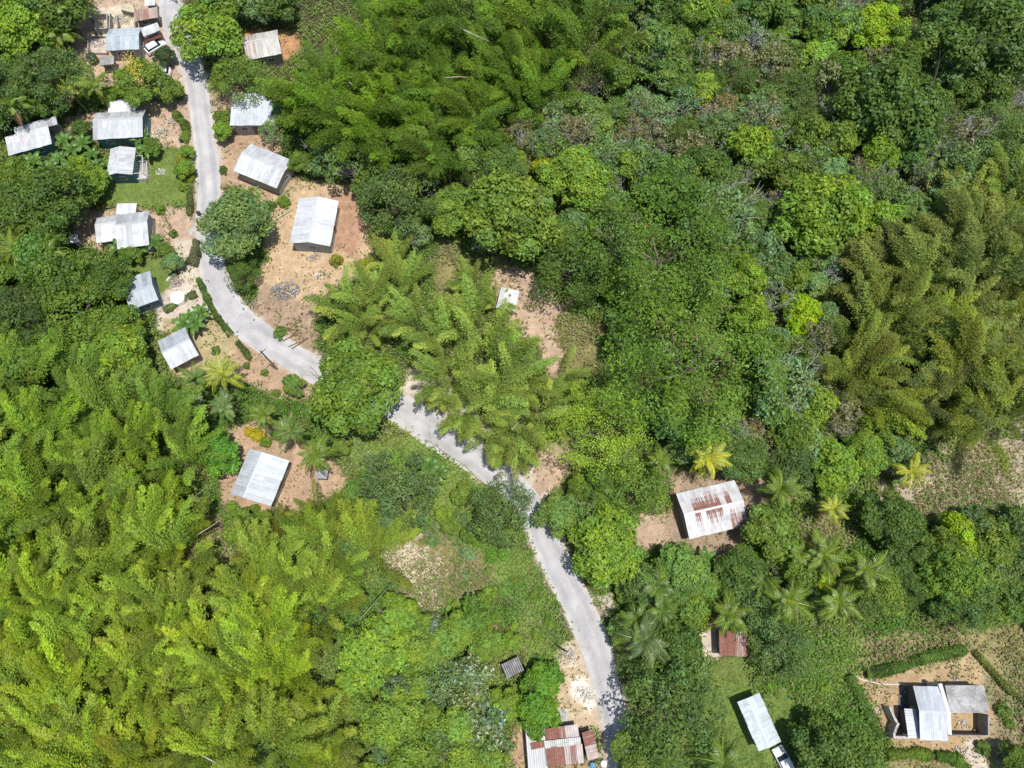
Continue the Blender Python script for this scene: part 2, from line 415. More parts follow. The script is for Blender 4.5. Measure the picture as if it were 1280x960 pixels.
def build_ground():
    def axis(a, b, st):
        core = np.arange(a, b, st); out = []; s = st; p = b
        while p < 2600: out.append(p); s *= 1.22; p += s
        lo = []; s = st; p = a-st
        while p > -2600: lo.append(p); s *= 1.22; p -= s
        return np.array(lo[::-1]+list(core)+out)
    xs = axis(-112, 112, .36); ys = axis(-36, 132, .36)
    X, Y = np.meshgrid(xs, ys); x = X.ravel(); y = Y.ravel()
    c, op, gr = ground_colour(x, y)
    far = np.clip((np.maximum(np.abs(x)-115, np.abs(y-50)-100))/300, 0, 1)
    z = ground(x, y)+(fbm(x, y, 3.0, 8)-.5)*.0
    z = z+far*(fbm(x, y, 260, 9)-.35)*120
    nx, ny = len(xs), len(ys)
    idx = np.arange(nx*ny).reshape(ny, nx)
    q = np.stack([idx[:-1, :-1], idx[:-1, 1:], idx[1:, 1:], idx[1:, :-1]], -1).reshape(-1, 4)
    m = bpy.data.meshes.new('ground')
    m.vertices.add(len(x)); m.vertices.foreach_set('co', np.stack([x, y, z], 1).astype(np.float32).ravel())
    n = len(q); m.loops.add(n*4); m.loops.foreach_set('vertex_index', q.astype(np.int32).ravel())
    m.polygons.add(n); m.polygons.foreach_set('loop_start', np.arange(0, n*4, 4, dtype=np.int32))
    m.polygons.foreach_set('use_smooth', np.ones(n, bool))
    ca = m.color_attributes.new('tint', 'FLOAT_COLOR', 'POINT')
    cc = np.ones((len(x), 4), np.float32); cc[:, :3] = c; ca.data.foreach_set('color', cc.ravel())
    m.materials.append(M_GROUND); m.update(calc_edges=True); m.validate()
    o = link(bpy.data.objects.new('ground', m)); tag(o, 'bare soil, lawns and leaf litter of the hillside', None, kind='structure')
build_ground()

# ------------------------------------------------------------------ low cover nobody could count
def leaf_quads(P, D, Nn, L, Wd, fold=.12):
    S = np.cross(Nn, D); S /= np.linalg.norm(S, axis=1)[:, None]+1e-9
    L = np.asarray(L).reshape(-1, 1); Wd = np.asarray(Wd).reshape(-1, 1)
    mid = P+D*L*.45
    return np.stack([P, mid+S*Wd*.5+Nn*Wd*fold, P+D*L, mid-S*Wd*.5+Nn*Wd*fold], 1)
def unit(v): return v/(np.linalg.norm(v, axis=1)[:, None]+1e-9)
def build_undergrowth():
    n = 135000
    px = RNG.uniform(-30, 1310, n); py = RNG.uniform(-30, 990, n)
    u, v = (px-640)/F, (480-py)/F; t = H/(CT-v*ST); x = u*t; y = (v*CT+ST)*t
    c, op, gr = ground_colour(x, y)
    inside_house = np.zeros(n, bool)
    for q in HOUSE_FOOT:
        inside_house |= poly_sd(x, y, q) < .25
    dn = fbm(x, y, 5, 21)
    keep = (~inside_house) & (RNG.random(n) < np.where(op > .8, .05+.10*(dn > .6), np.where(op > .5, .25+.75*(dn > .50), 1.0))*np.where((gr > .8), .65, 1))
    keep &= line_d(x, y, ROADLINE) > 2.6
    x, y, gr, op, dn = x[keep], y[keep], gr[keep], op[keep], dn[keep]; n = len(x); K = 6
    hgt = np.where(gr > .8, .12, np.where(op > .5, .25+.4*(dn > .5), .3+.9*np.clip((dn-.3)*1.6, 0, 1)))*RNG.uniform(.5, 1.5, n)
    rad = np.where(gr > .8, .22, .42)
    x2 = np.repeat(x, K)+RNG.normal(0, 1, n*K)*np.repeat(rad, K); y2 = np.repeat(y, K)+RNG.normal(0, 1, n*K)*np.repeat(rad, K)
    z2 = ground(x2, y2)+np.repeat(hgt, K)*RNG.uniform(.1, 1, n*K)
    P = np.stack([x2, y2, z2], 1)
    D = unit(np.stack([RNG.normal(0, 1, n*K), RNG.normal(0, 1, n*K), RNG.normal(.15, .5, n*K)], 1))
    up = unit(np.stack([RNG.normal(0, .45, n*K), RNG.normal(0, .45, n*K), np.ones(n*K)], 1))
    Nn = unit(up-D*(up*D).sum(1)[:, None])
    g8 = np.repeat(gr > .8, K)
    L = np.where(g8, .22, .42)*RNG.uniform(.6, 1.3, n*K)
    V = leaf_quads(P, D, Nn, L, L*np.where(g8, .35, .5))
    hue = np.repeat(fbm(x, y, 7, 44), K)[:, None]; r = RNG.uniform(.65, 1.35, n*K)[:, None]
    ca = np.array([.11, .235, .028]); cb = np.array([.25, .33, .075]); cs = np.array([.30, .25, .14])
    k = np.clip((hue-.35)*3, 0, 1); col = (ca*(1-k)+cb*k)*r
    dry = (RNG.random(n*K)[:, None] < np.where(np.repeat(op > .5, K)[:, None], .62, .08)); col = np.where(dry, cs*r, col)
    pl = fbm(np.repeat(x, K), np.repeat(y, K), 3.5, 61)[:, None]; col = np.where(g8[:, None], (np.array([.12, .20, .030])*(1-np.clip((pl-.45)*4, 0, 1))+np.array([.24, .25, .07])*np.clip((pl-.45)*4, 0, 1))*r, col)
    m = quad_mesh('undergrowth', V, col, M_LEAF)
    o = link(bpy.data.objects.new('undergrowth', m)); o.color = (1, 1, 1, 1)
    tag(o, 'low weeds, vines and rough grass covering the ground between the trees', 'undergrowth', kind='stuff')

# ------------------------------------------------------------------ houses
HOUSE_FOOT = []
LAND = []      # landmarks for wording: phrase, px, py
def rectify(P):
    A, B, C, D = [Vector(p) for p in P]
    u = ((B-A)+(C-D))/2; v = ((D-A)+(C-B))/2; c = (A+B+C+D)/4
    if u.length >= v.length:
        p = Vector((-u.y, u.x)).normalized(); v = p*(v.length*(1 if p.dot(v) > 0 else -1))
    else:
        p = Vector((-v.y, v.x)).normalized(); u = p*(u.length*(1 if p.dot(u) > 0 else -1))
    return [c-u/2-v/2, c+u/2-v/2, c+u/2+v/2, c-u/2+v/2]

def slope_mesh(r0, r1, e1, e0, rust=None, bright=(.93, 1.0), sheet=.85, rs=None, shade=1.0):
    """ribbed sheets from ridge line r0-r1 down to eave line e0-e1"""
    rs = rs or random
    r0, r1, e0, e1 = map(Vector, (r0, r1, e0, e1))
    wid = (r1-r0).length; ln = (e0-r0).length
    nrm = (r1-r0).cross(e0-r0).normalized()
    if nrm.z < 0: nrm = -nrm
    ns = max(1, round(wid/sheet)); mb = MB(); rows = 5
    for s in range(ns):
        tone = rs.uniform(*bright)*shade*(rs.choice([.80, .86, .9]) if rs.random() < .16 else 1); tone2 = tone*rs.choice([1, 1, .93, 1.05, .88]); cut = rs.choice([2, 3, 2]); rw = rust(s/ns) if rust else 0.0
        lift = rs.uniform(0, .012)
        prof = [(0, .030), (.06, 0), (.30, 0), (.36, .022), (.42, 0), (.64, 0), (.70, .022), (.76, 0), (.94, 0), (1.0, .030)]
        vs = []
        for j in range(rows+1):
            t = j/rows; ext = rs.uniform(-.02, .05) if j == rows else 0
            for (a, hh) in prof:
                f = (s+a)/ns
                p = r0.lerp(r1, f).lerp(e0.lerp(e1, f), t*(1+ext/ln))
                p = p+nrm*(hh+lift+.012*math.sin(9*t+s*1.7))
                vs.append(p)
        m = len(prof); fs = []; uv = []
        for j in range(rows):
            for i in range(m-1):
                fs.append((j*m+i, (j+1)*m+i, (j+1)*m+i+1, j*m+i+1))
                q = lambda ii, jj: ((s+prof[ii][0])/ns*wid, jj/rows*ln)
                uv.append([q(i, j), q(i, j+1), q(i+1, j+1), q(i+1, j)])
        b = len(mb.v); mb.v += [tuple(v) for v in vs]
        for k, f in enumerate(fs):
            j = k//(m-1); t = (j+.5)/rows
            w = rw[0]*(1-t)+rw[1]*t if hasattr(rw, '__len__') else rw
            mb.f.append(tuple(b+i for i in f)); mb.c.append((tone if j < cut else tone2, w, .5)); mb.uv.append(uv[k]); mb.smooth.append(False)
    # underside
    d = nrm*-.03
    vs = [r0+d, r1+d, e1+d, e0+d, r0, r1, e1, e0]
    mb.add(vs, [(0, 1, 2, 3), (0, 4, 5, 1), (1, 5, 6, 2), (2, 6, 7, 3), (3, 7, 4, 0)], (.6, 0, 0), uvs=[[(0, 0)]*4]*5)
    return mb

class House:
    def __init__(s, name, label, cat, nick, cpx, group=None):
        x, y = W(*cpx); s.o = Vector((x, y, gz(x, y))); s.root = empty(name, s.o)
        tag(s.root, label, cat, group); LAND.append((nick, *cpx)); s.rs = random.Random(int(cpx[0]*7+cpx[1]))
    def L(s, p): return Vector(p)-s.o
    def volume(s, q, h=2.7, kind='gable', ridge='h', fr=.5, rise=None, roof=(.78, .80, .82), wall=(.55, .55, .52), rust=None, rust2=None,
               bright=(.94, 1.0), inset=.35, openings=True, base=None, eave2=None, wallmat=None, door_side=None, shade=(1, 1)):
        q2 = [W(px, py, h) for px, py in q]
        if ridge == 'v': q2 = [q2[3], q2[0], q2[1], q2[2]]      # ridge then runs along the first edge
        A, B, C, D = rectify([Vector(p) for p in q2])
        z0 = (s.o.z if base is None else base); ze = z0+h
        wid = (D-A).length; u = (B-A).normalized(); v = (D-A).normalized(); lenr = (B-A).length
        if rise is None: rise = {'gable': wid*.13, 'shed': wid*.07, 'flat': 0}[kind]
        # roof surface height as function of position t along v
        if kind == 'gable': zt = lambda t: ze+rise*(t/fr if t < fr else (1-t)/(1-fr))
        elif kind == 'shed': zt = lambda t: ze+rise*(1-t)
        else: zt = lambda t: ze
        def pt(a, t, dz=0): p = A+u*(a*lenr)+v*(t*wid); return Vector((p.x, p.y, zt(t)+dz))-s.o
        a0 = inset/lenr; t0 = inset/wid
        HOUSE_FOOT.append(np.array([[*(A)], [*(B)], [*(C)], [*(D)]]))
        ts = [t0, fr, 1-t0] if kind == 'gable' else [t0, 1-t0]
        # walls
        mb = MB(); ring = []
        def wp(a, t, top): p = A+u*(a*lenr)+v*(t*wid); return Vector((p.x, p.y, zt(t)-.07 if top else z0-.6))-s.o
        loop = [(a0, t) for t in ts]+[(1-a0, t) for t in reversed(ts)]
        n = len(loop); vs = [wp(a, t, False) for a, t in loop]+[wp(a, t, True) for a, t in loop]
        fs = [(i, (i+1) % n, n+(i+1) % n, n+i) for i in range(n)]
        if kind == 'gable': fs += [(n+0, n+1, n+4, n+5), (n+1, n+2, n+3, n+4)]
        else: fs += [(n+0, n+1, n+2, n+3)]
        mb.add(vs, fs); mb.obj('wall', wallmat or M_PAINT, s.root, wall)
        # roof
        if kind == 'gable':
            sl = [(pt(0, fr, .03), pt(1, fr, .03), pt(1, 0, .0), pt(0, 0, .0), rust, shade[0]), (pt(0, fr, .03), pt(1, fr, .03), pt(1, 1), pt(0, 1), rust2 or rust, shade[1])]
            first = None
            for r0, r1, e1, e0, ru, sh in sl:
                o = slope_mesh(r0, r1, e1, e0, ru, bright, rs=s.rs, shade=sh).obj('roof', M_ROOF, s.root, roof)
                first = first or o
            cap = MB(); up = Vector((0, 0, .075)); a, b = pt(0, fr), pt(1, fr)
            vv = Vector((v.x, v.y, 0))*.16
            cap.add([a+up-vv-Vector((0, 0, .03)), b+up-vv-Vector((0, 0, .03)), b+up, a+up, b+up+vv-Vector((0, 0, .03)), a+up+vv-Vector((0, 0, .03))], [(0, 1, 2, 3), (3, 2, 4, 5)], (.95, 0, 0), uvs=[[(0, 0)]*4]*2)
            cap.obj('ridge_cap', M_ROOF, first, roof)
        elif kind == 'shed':
            slope_mesh(pt(0, 0), pt(1, 0), pt(1, 1), pt(0, 1), rust, bright, rs=s.rs, shade=shade[0]).obj('roof', M_ROOF, s.root, roof)
        else:
            sb = MB(); c = (A+C)/2; ang = math.atan2(u.y, u.x)
            sb.box(((c.x-s.o.x), (c.y-s.o.y), ze-s.o.z+.02), (lenr, wid, .18), ang); sb.obj('roof', M_CONC, s.root, roof)
        # openings
        if openings:
            def face(a_from, t_from, a_to, t_to, outn, what):
                p0 = A+u*(a_from*lenr)+v*(t_from*wid); p1 = A+u*(a_to*lenr)+v*(t_to*wid); e = (p1-p0); le = e.length
                ang = math.atan2(e.y, e.x); k = len(what)
                for i, w in enumerate(what):
                    c = p0+e*((i+1)/(k+1)); 
                    if w == 'd':
                        m = MB(); cc = c+outn*.03; m.box((cc.x-s.o.x, cc.y-s.o.y, z0-s.o.z+1.0), (.85, .06, 2.0), ang); d = m.obj('door', M_WOOD, s.root, (.28, .2, .14))
                        m = MB(); cc = c+outn*.08+e.normalized()*.32; m.box((cc.x-s.o.x, cc.y-s.o.y, z0-s.o.z+1.0), (.05, .05, .12), ang); m.obj('handle', M_PLASTIC, d, (.5, .5, .5))
                    elif w == 'w':
                        zc = z0-s.o.z+min(1.55, h-.95)
                        m = MB(); cc = c+outn*.03
                        for dx, dz, sx, sz in ((-.53, 0, .08, 1.0), (.53, 0, .08, 1.0), (0, .46, .98, .08), (0, -.46, .98, .08), (0, 0, .05, .84)):
                            q = cc+e.normalized()*dx; m.box((q.x-s.o.x, q.y-s.o.y, zc+dz), (sx, .07, sz), ang)
                        wf = m.obj('window', M_PAINT, s.root, (.75, .75, .73))
                        m = MB(); cc = c+outn*.008; m.box((cc.x-s.o.x, cc.y-s.o.y, zc), (.98, .03, .84), ang); m.obj('pane', M_GLASS, wf)
            long_n = 3 if lenr > 5.5 else 2
            ds = door_side or s.rs.choice('ns')
            face(a0, t0, 1-a0, t0, -v, ['w', 'd', 'w'][:long_n] if ds == 'n' else ['w']*(long_n-1))
            face(a0, 1-t0, 1-a0, 1-t0, v, ['w', 'd', 'w'][:long_n] if ds == 's' else ['w']*(long_n-1))
            face(a0, t0, a0, 1-t0, -u, ['w']); face(1-a0, t0, 1-a0, 1-t0, u, ['w'])
        return A, B, C, D, z0

WHITE = (.80, .82, .84); GREYR = (.58, .61, .64); BLUEG = (.60, .70, .75); TEAL = (.10, .22, .25); CREAM = (.55, .52, .45)
def no_rust(f): return 0.0

h = House('house', 'light blue-grey metal roofed house beside the round dark bush', 'house', 'the blue-grey roofed house', (155, 50))
h.volume([(134, 37), (177, 34), (175, 63), (136, 64)], 2.8, 'gable', 'h', .45, roof=BLUEG, wall=(.42, .4, .38), rust=lambda f: .18 if f < .3 else .05)
h = House('roadside_shop', 'small white flat roofed roadside stall with a red awning', 'shop', 'the red awning stall', (189, 39))
h.volume([(177, 36), (197, 29), (201, 38), (179, 47)], 2.6, 'shed', 'h', roof=WHITE, wall=(.45, .45, .45))
A = W3(181, 49, 1.9)-h.o; B = W3(202, 41, 1.9)-h.o; C = W3(204, 46, 1.6)-h.o; D = W3(183, 53, 1.6)-h.o
MB().add([A, B, C, D, A-Vector((0, 0, .05)), B-Vector((0, 0, .05)), C-Vector((0, 0, .05)), D-Vector((0, 0, .05))], [(0, 1, 2, 3), (7, 6, 5, 4), (0, 4, 5, 1), (1, 5, 6, 2), (2, 6, 7, 3), (3, 7, 4, 0)]).obj('awning', M_PAINT, h.root, (.14, .045, .04))
h = House('shed', 'rust-orange roofed open shed beside the roofless block rooms', 'shed', 'the rust-orange roofed shed', (183, 20))
h.volume([(168, 14), (197, 10), (198, 22), (169, 28)], 2.5, 'shed', 'h', roof=(.62, .5, .42), wall=(.2, .19, .18), rust=lambda f: .36 if f < .5 else .24)
h = House('shed', 'tiny white roofed lean-to at the top of the lane', 'shed', 'the tiny top shed', (187, 4))
h.volume([(181, -1), (194, -2), (195, 7), (182, 8)], 2.2, 'shed', 'h', roof=WHITE, wall=(.3, .3, .3), openings=False)
h = House('store_room', 'little grey flat roofed concrete room under the flowering tree', 'outbuilding', 'the grey concrete room', (134, 77))
h.volume([(126, 72), (144, 71), (142, 81), (125, 83)], 2.2, 'flat', 'h', roof=(.42, .42, .40), wall=(.4, .4, .38), wallmat=M_CONC)
h = House('house', 'pale grey house with teal walls and a smaller white roofed annex', 'house', 'the annexed pale grey house', (150, 155))
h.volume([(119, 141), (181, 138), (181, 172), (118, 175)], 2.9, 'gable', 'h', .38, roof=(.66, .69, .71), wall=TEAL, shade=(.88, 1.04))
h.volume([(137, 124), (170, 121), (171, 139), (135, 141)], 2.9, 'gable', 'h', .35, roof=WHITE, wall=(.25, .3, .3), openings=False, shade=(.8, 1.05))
h = House('house', 'long low white roofed house with a grey lean-to and teal wall', 'house', 'the low white and grey house', (38, 175))
h.volume([(6, 171), (62, 161), (66, 179), (12, 196)], 2.7, 'shed', 'h', roof=WHITE, wall=TEAL, rust=lambda f: .16 if f < .35 else 0, rise=.3)
h.volume([(18, 160), (70, 147), (74, 156), (19, 170)], 2.8, 'shed', 'h', roof=GREYR, wall=(.3, .3, .3), rust=lambda f: 0 if f < .62 else .22, openings=False, rise=.2)
h = House('house', 'small white gabled house with a white railed veranda on the lawn', 'house', 'the white verandaed house', (155, 203))
A_, B_, C_, D_, z0 = h.volume([(138, 187), (170, 184), (166, 218), (133, 221)], 2.9, 'gable', 'v', .45, roof=(.74, .77, .78), wall=TEAL, shade=(1.06, .9))
P = [W3(168, 206)-h.o, W3(186, 205)-h.o, W3(187, 226)-h.o, W3(168, 228)-h.o]
MB().add([p+Vector((0, 0, .28)) for p in P]+[p-Vector((0, 0, .4)) for p in P], [(0, 1, 2, 3), (0, 4, 5, 1), (1, 5, 6, 2), (2, 6, 7, 3), (3, 7, 4, 0)]).obj('veranda_floor', M_CONC, h.root, (.62, .58, .52))
mb = MB()
for i in range(3):
    a, b = P[i], P[i+1]
    for zz in (.9, 2.5): mb.tube([a+Vector((0, 0, zz)), b+Vector((0, 0, zz))], .07, 4)
    for k in range(5): q = a.lerp(b, k/4); mb.tube([q+Vector((0, 0, .28)), q+Vector((0, 0, 2.5 if k in (0, 4) else .9))], .06, 4)
mb.obj('railing', M_PAINT, h.root, (.8, .8, .78))
h = House('house', 'large white and grey patchwork roofed house below the lawn', 'house', 'the patchwork roofed house', (158, 288))
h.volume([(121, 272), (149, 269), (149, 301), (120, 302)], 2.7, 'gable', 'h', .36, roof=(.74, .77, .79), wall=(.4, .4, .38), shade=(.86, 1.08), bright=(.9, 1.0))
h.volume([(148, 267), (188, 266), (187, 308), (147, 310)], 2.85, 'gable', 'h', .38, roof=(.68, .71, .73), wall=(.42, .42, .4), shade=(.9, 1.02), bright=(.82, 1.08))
h.volume([(146, 255), (171, 255), (171, 268), (146, 268)], 2.75, 'shed', 'h', roof=WHITE, wall=(.45, .42, .4), openings=False)
h = House('house', 'plain grey roofed house beside the white round water tank', 'house', 'the plain grey house', (176, 362))
h.volume([(152, 350), (189, 339), (198, 376), (163, 386)], 2.8, 'gable', 'h', .55, roof=(.56, .62, .67), wall=(.2, .28, .36))
h = House('house', 'half shaded grey and white roofed house above the coconut palms', 'house', 'the grey and white house', (223, 438))
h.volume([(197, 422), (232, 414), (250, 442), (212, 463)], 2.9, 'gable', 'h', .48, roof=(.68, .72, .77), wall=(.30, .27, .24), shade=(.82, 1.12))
h = House('house', 'white and light blue roofed house in a bare dirt yard by bamboo', 'house', 'the lone light blue house', (323, 595))
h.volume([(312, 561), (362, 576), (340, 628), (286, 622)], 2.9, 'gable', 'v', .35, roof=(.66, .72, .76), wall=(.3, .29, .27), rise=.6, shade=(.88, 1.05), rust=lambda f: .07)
h = House('house', 'white roofed house with faint rust stains between two trees', 'house', 'the stained white house', (325, 56))
h.volume([(296, 47), (346, 38), (353, 66), (318, 76)], 2.9, 'gable', 'h', .4, roof=(.72, .70, .66), wall=(.35, .3, .27), rust=lambda f: .28 if f < .35 else .02)
h = House('house', 'white mono-pitch roofed house half under a grey-leaved tree', 'house', 'the mono-pitch house', (318, 140))
h.volume([(290, 120), (345, 117), (346, 157), (290, 158)], 2.9, 'shed', 'h', roof=(.74, .78, .82), wall=(.42, .4, .36))
h = House('house', 'tilted white house with lattice-marked roof on bare soil', 'house', 'the tilted white house', (330, 208))
h.volume([(313, 179), (366, 200), (348, 237), (293, 214)], 2.8, 'gable', 'h', .45, roof=(.74, .77, .80), wall=(.42, .40, .36), shade=(.92, 1.05), bright=(.88, 1.05), rust=lambda f: .05)
h = House('house', 'new bright white gabled house alone on a cleared earth terrace', 'house', 'the new gabled house', (393, 277))
h.volume([(374, 247), (423, 251), (412, 310), (363, 303)], 3.0, 'gable', 'v', .5, roof=(.80, .83, .86), wall=(.48, .50, .50), shade=(.95, 1.05), rise=.9)
h = House('shed', 'tiny white roofed shed hidden behind the central bamboo', 'shed', 'the tiny white shed', (635, 374))
h.volume([(626, 361), (650, 363), (643, 388), (620, 386)], 2.3, 'shed', 'h', roof=WHITE, wall=(.4, .38, .35))
h = House('house', 'white roofed house with dark rust streaks along its ridge', 'house', 'the rust-streaked house', (890, 637))
rst = lambda f: (.62, .06) if (.12 < f < .3 or .36 < f < .62 or .70 < f < .76) else (.26, 0)
rst2 = lambda f: (.52, .02) if (.14 < f < .22 or .32 < f < .6) else ((.2, .46) if f > .72 else (.16, 0))
h.volume([(844, 617), (919, 600.5), (936, 656), (862, 674)], 2.8, 'gable', 'h', .49, roof=(.76, .76, .77), wall=(.3, .27, .24), rust=rst, rust2=rst2, sheet=None) if False else h.volume([(844, 617), (919, 600.5), (936, 656), (862, 674)], 2.8, 'gable', 'h', .49, roof=(.76, .76, .77), wall=(.3, .27, .24), rust=rst, rust2=rst2)
h = House('shed', 'dark red rusted shed with a palm crown leaning over it', 'shed', 'the dark red shed', (915, 803))
h.volume([(897, 786), (931, 790), (936, 820), (900, 820)], 2.4, 'shed', 'h', roof=(.36, .28, .25), wall=(.15, .14, .13), rust=lambda f: .5 if f < .6 else .34)
h = House('house', 'narrow white-blue roofed cabin standing on green grass', 'house', 'the narrow grass cabin', (948, 902))
h.volume([(921, 877), (950, 866), (976, 928), (948, 938)], 2.7, 'gable', 'v', .45, roof=(.68, .77, .80), wall=(.18, .18, .17), rise=.35, shade=(.98, 1.03))
h = House('shed', 'small dark lean-to shed sunk among green shrubs', 'shed', 'the dark lean-to shed', (640, 835))
h.volume([(626, 831), (648, 820), (655, 838), (634, 848)], 2.2, 'shed', 'h', roof=(.07, .07, .08), wall=(.12, .11, .1), openings=False, rust=lambda f: .05)
h = House('shed', 'little grey plank hut under a coconut palm', 'shed', 'the little grey hut', (404, 592))
h.volume([(397, 585), (411, 587), (408, 598), (395, 598)], 2.0, 'shed', 'h', roof=(.4, .42, .45), wall=(.3, .28, .25), openings=False)
h = House('shed', 'tiny white boxy outhouse among the palms', 'outhouse', 'the tiny white outhouse', (92, 298))
h.volume([(86, 295), (97, 293), (99, 302), (88, 304)], 2.1, 'shed', 'h', roof=WHITE, wall=(.5, .5, .5), openings=False)

# rusty compound at the lower edge
h = House('compound_house', 'large patchwork house of rusty and grey sheets at the lower edge', 'house', 'the rusty patchwork house', (703, 935))
rb = lambda a, b: (lambda f: a if int(f*7) % 2 == 0 else b)
h.volume([(656, 914), (681, 907), (685, 972), (662, 972)], 2.55, 'shed', 'h', roof=(.55, .57, .57), wall=(.3, .28, .26), rust=lambda f: .06, rise=.25)
h.volume([(681, 912), (722, 905), (725, 924), (683, 928)], 2.7, 'shed', 'h', roof=(.66, .60, .56), wall=(.28, .2, .17), rust=lambda f: .6 if f < .38 else (.42 if int(f*8) % 2 else .2), rise=-.25, openings=False)
h.volume([(681, 934), (726, 930), (732, 953), (684, 958)], 2.7, 'shed', 'h', roof=(.66, .60, .56), wall=(.28, .2, .17), rust=lambda f: .6 if f < .4 else (.44 if int(f*8) % 2 else .26), rise=.25, openings=False)
h.volume([(680, 926.5), (725, 921), (727, 931), (681, 935.5)], 2.95, 'shed', 'h', roof=(.56, .57, .54), wall=(.28, .25, .22), rust=lambda f: .1, rise=.04, openings=False, inset=.15)
h.volume([(727, 915), (741, 913), (749, 946), (735, 952)], 2.45, 'shed', 'v', roof=(.6, .5, .48), wall=(.12, .1, .1), rust=lambda f: .5 if f > .3 else .25, rise=.3)
h.volume([(663, 929), (680, 925), (681, 934), (664, 937)], 2.85, 'shed', 'h', roof=(.5, .35, .3), wall=(.4, .4, .38), rust=lambda f: .55, rise=.1, openings=False, inset=.05)

# half built compound, lower right
h = House('unfinished_house', 'half built concrete house with white metal roof and a roofless room', 'house', 'the half built house', (1180, 890))
h.volume([(1141, 858), (1176, 858), (1184, 925), (1151, 926)], 3.0, 'gable', 'h', .46, roof=(.68, .72, .77), wall=(.10, .10, .11), rise=.7, shade=(.97, 1.05))
h.volume([(1131, 886), (1146, 886), (1150, 924), (1137, 922)], 2.5, 'shed', 'v', roof=(.60, .64, .69), wall=(.1, .1, .11), openings=False, rise=-.2)
h.volume([(1181, 857), (1229, 856), (1235, 891), (1187, 891)], 2.85, 'flat', 'h', roof=(.50, .49, .48), wall=(.36, .35, .33), wallmat=M_CONC, inset=.05)
def wall_run(parent, o, pts, height, th, name, mat, col, lo=-.5, hh=None, jag=0):
    mb = MB()
    for i in range(len(pts)-1):
        a = Vector(W(*pts[i], hh if hh is not None else height)); b = Vector(W(*pts[i+1], hh if hh is not None else height)); d = b-a; c = (a+b)/2
        zz = gz(c.x, c.y); hg = height+(random.uniform(-jag, 0) if jag else 0)
        mb.box((c.x-o.x, c.y-o.y, zz+(hg+lo)/2-o.z), (d.length+(th if i % 2 == 0 else -th-.004), th, hg-lo), math.atan2(d.y, d.x))
    return mb.obj(name, mat, parent, col)
wall_run(h.root, h.o, [(1188, 893.5), (1188.5, 919), (1236, 920), (1235.5, 894)], 2.6, .16, 'roofless_room_wall', M_CONC, (.38, .36, .33))
wall_run(h.root, h.o, [(1176, 857), (1186, 891), (1187.5, 921)], 3.3, .5, 'parapet', M_PAINT, (.78, .77, .75))
wall_run(h.root, h.o, [(1114, 885), (1119, 897), (1123, 905), (1119, 914), (1119, 922), (1137, 922)], 2.0, .3, 'yard_wall', M_CONC, (.66, .60, .55), jag=.4)
mb = MB(); P = [W3(1124, 856)-h.o, W3(1146, 858)-h.o, W3(1148, 922)-h.o, W3(1121, 920)-h.o]
mb.add([p+Vector((0, 0, .08)) for p in P]+[p-Vector((0, 0, .3)) for p in P], [(3, 2, 1, 0), (0, 4, 5, 1), (1, 5, 6, 2), (2, 6, 7, 3), (3, 7, 4, 0)]).obj('painted_shadow_slab', M_CONC, h.root, (.13, .13, .14))  # dark slab standing in for the shadow beside the house
# ruin at the top
h = House('block_ruin', 'roofless grey block rooms with rubble at the top of the lane', 'ruin', 'the roofless block rooms', (142, 25))
wall_run(h.root, h.o, [(118, 18), (133, 17), (134, 35), (119, 36), (118, 18)], 1.3, .2, 'wall', M_CONC, (.48, .46, .42))
wall_run(h.root, h.o, [(136, 15), (136, 35), (168, 33), (167, 15), (150, 11)], 1.5, .2, 'wall', M_CONC, (.48, .46, .42), jag=.5)
wall_run(h.root, h.o, [(145, 18), (147, 34)], 1.2, .2, 'wall', M_CONC, (.46, .44, .42))
h = House('block_ruin', 'low pale broken foundation beside the blue-grey roofed house', 'ruin', 'the pale broken foundation', (120, 54))
wall_run(h.root, h.o, [(109, 45), (110, 64), (133, 65), (133, 44), (111, 44)], .7, .2, 'wall', M_CONC, (.5, .45, .42), jag=.3)

# ------------------------------------------------------------------ tanks, drums, vehicles, poles, small things
def tank(px, py, r, hgt, col, label, name='water_tank', cat='water tank'):
    p = W3(px, py, hgt); p.z -= hgt; root = empty(name, p); tag(root, label, cat)
    MB().lathe((0, 0, 0), [(r*.96, -.1), (r, .1), (r, hgt*.30), (r*1.02, hgt*.32), (r, hgt*.34), (r, hgt*.62), (r*1.02, hgt*.64), (r, hgt*.66), (r, hgt*.86), (r*.8, hgt*.96), (r*.35, hgt)], 24).obj('body', M_PLASTIC, root, col)
    MB().lathe((0, 0, hgt-.01), [(r*.3, 0), (r*.3, .1), (r*.1, .13)], 16).obj('lid', M_PLASTIC, root, tuple(min(1, c*.9) for c in col))
tank(221, 371, 1.22, 1.1, (.8, .8, .78), 'big white round water tank beside the plain grey house')
tank(112, 69, .95, 1.7, (.035, .037, .045), 'black round water tank below the pale broken foundation')
tank(741, 957, .42, .95, (.05, .22, .42), 'bright blue drum beside the rusty patchwork house', 'drum', 'drum')
tank(755, 955, .45, .95, (.75, .76, .76), 'white drum beside the rusty patchwork house', 'drum', 'drum')
tank(223, 115, .5, .95, (.04, .17, .28), 'blue drum against the hedge bush at the roadside', 'drum', 'drum')
tank(247, 265, .35, .9, (.03, .03, .03), 'small black drum at the edge of the lane', 'drum', 'drum')
mbp = MB()
def patio(pts, label, col, name='concrete_slab', h_=.09):
    P = [W3(*p) for p in pts]; c = sum(P, Vector())/len(P); n = len(P)
    o = MB().add([p-c+Vector((0, 0, h_)) for p in P]+[p-c-Vector((0, 0, .3)) for p in P], [tuple(reversed(range(n)))]+[(i, n+i, n+(i+1) % n, (i+1) % n) for i in range(n)]).obj(name, M_CONC, None, col)
    o.location = c; tag(o, label, 'slab')
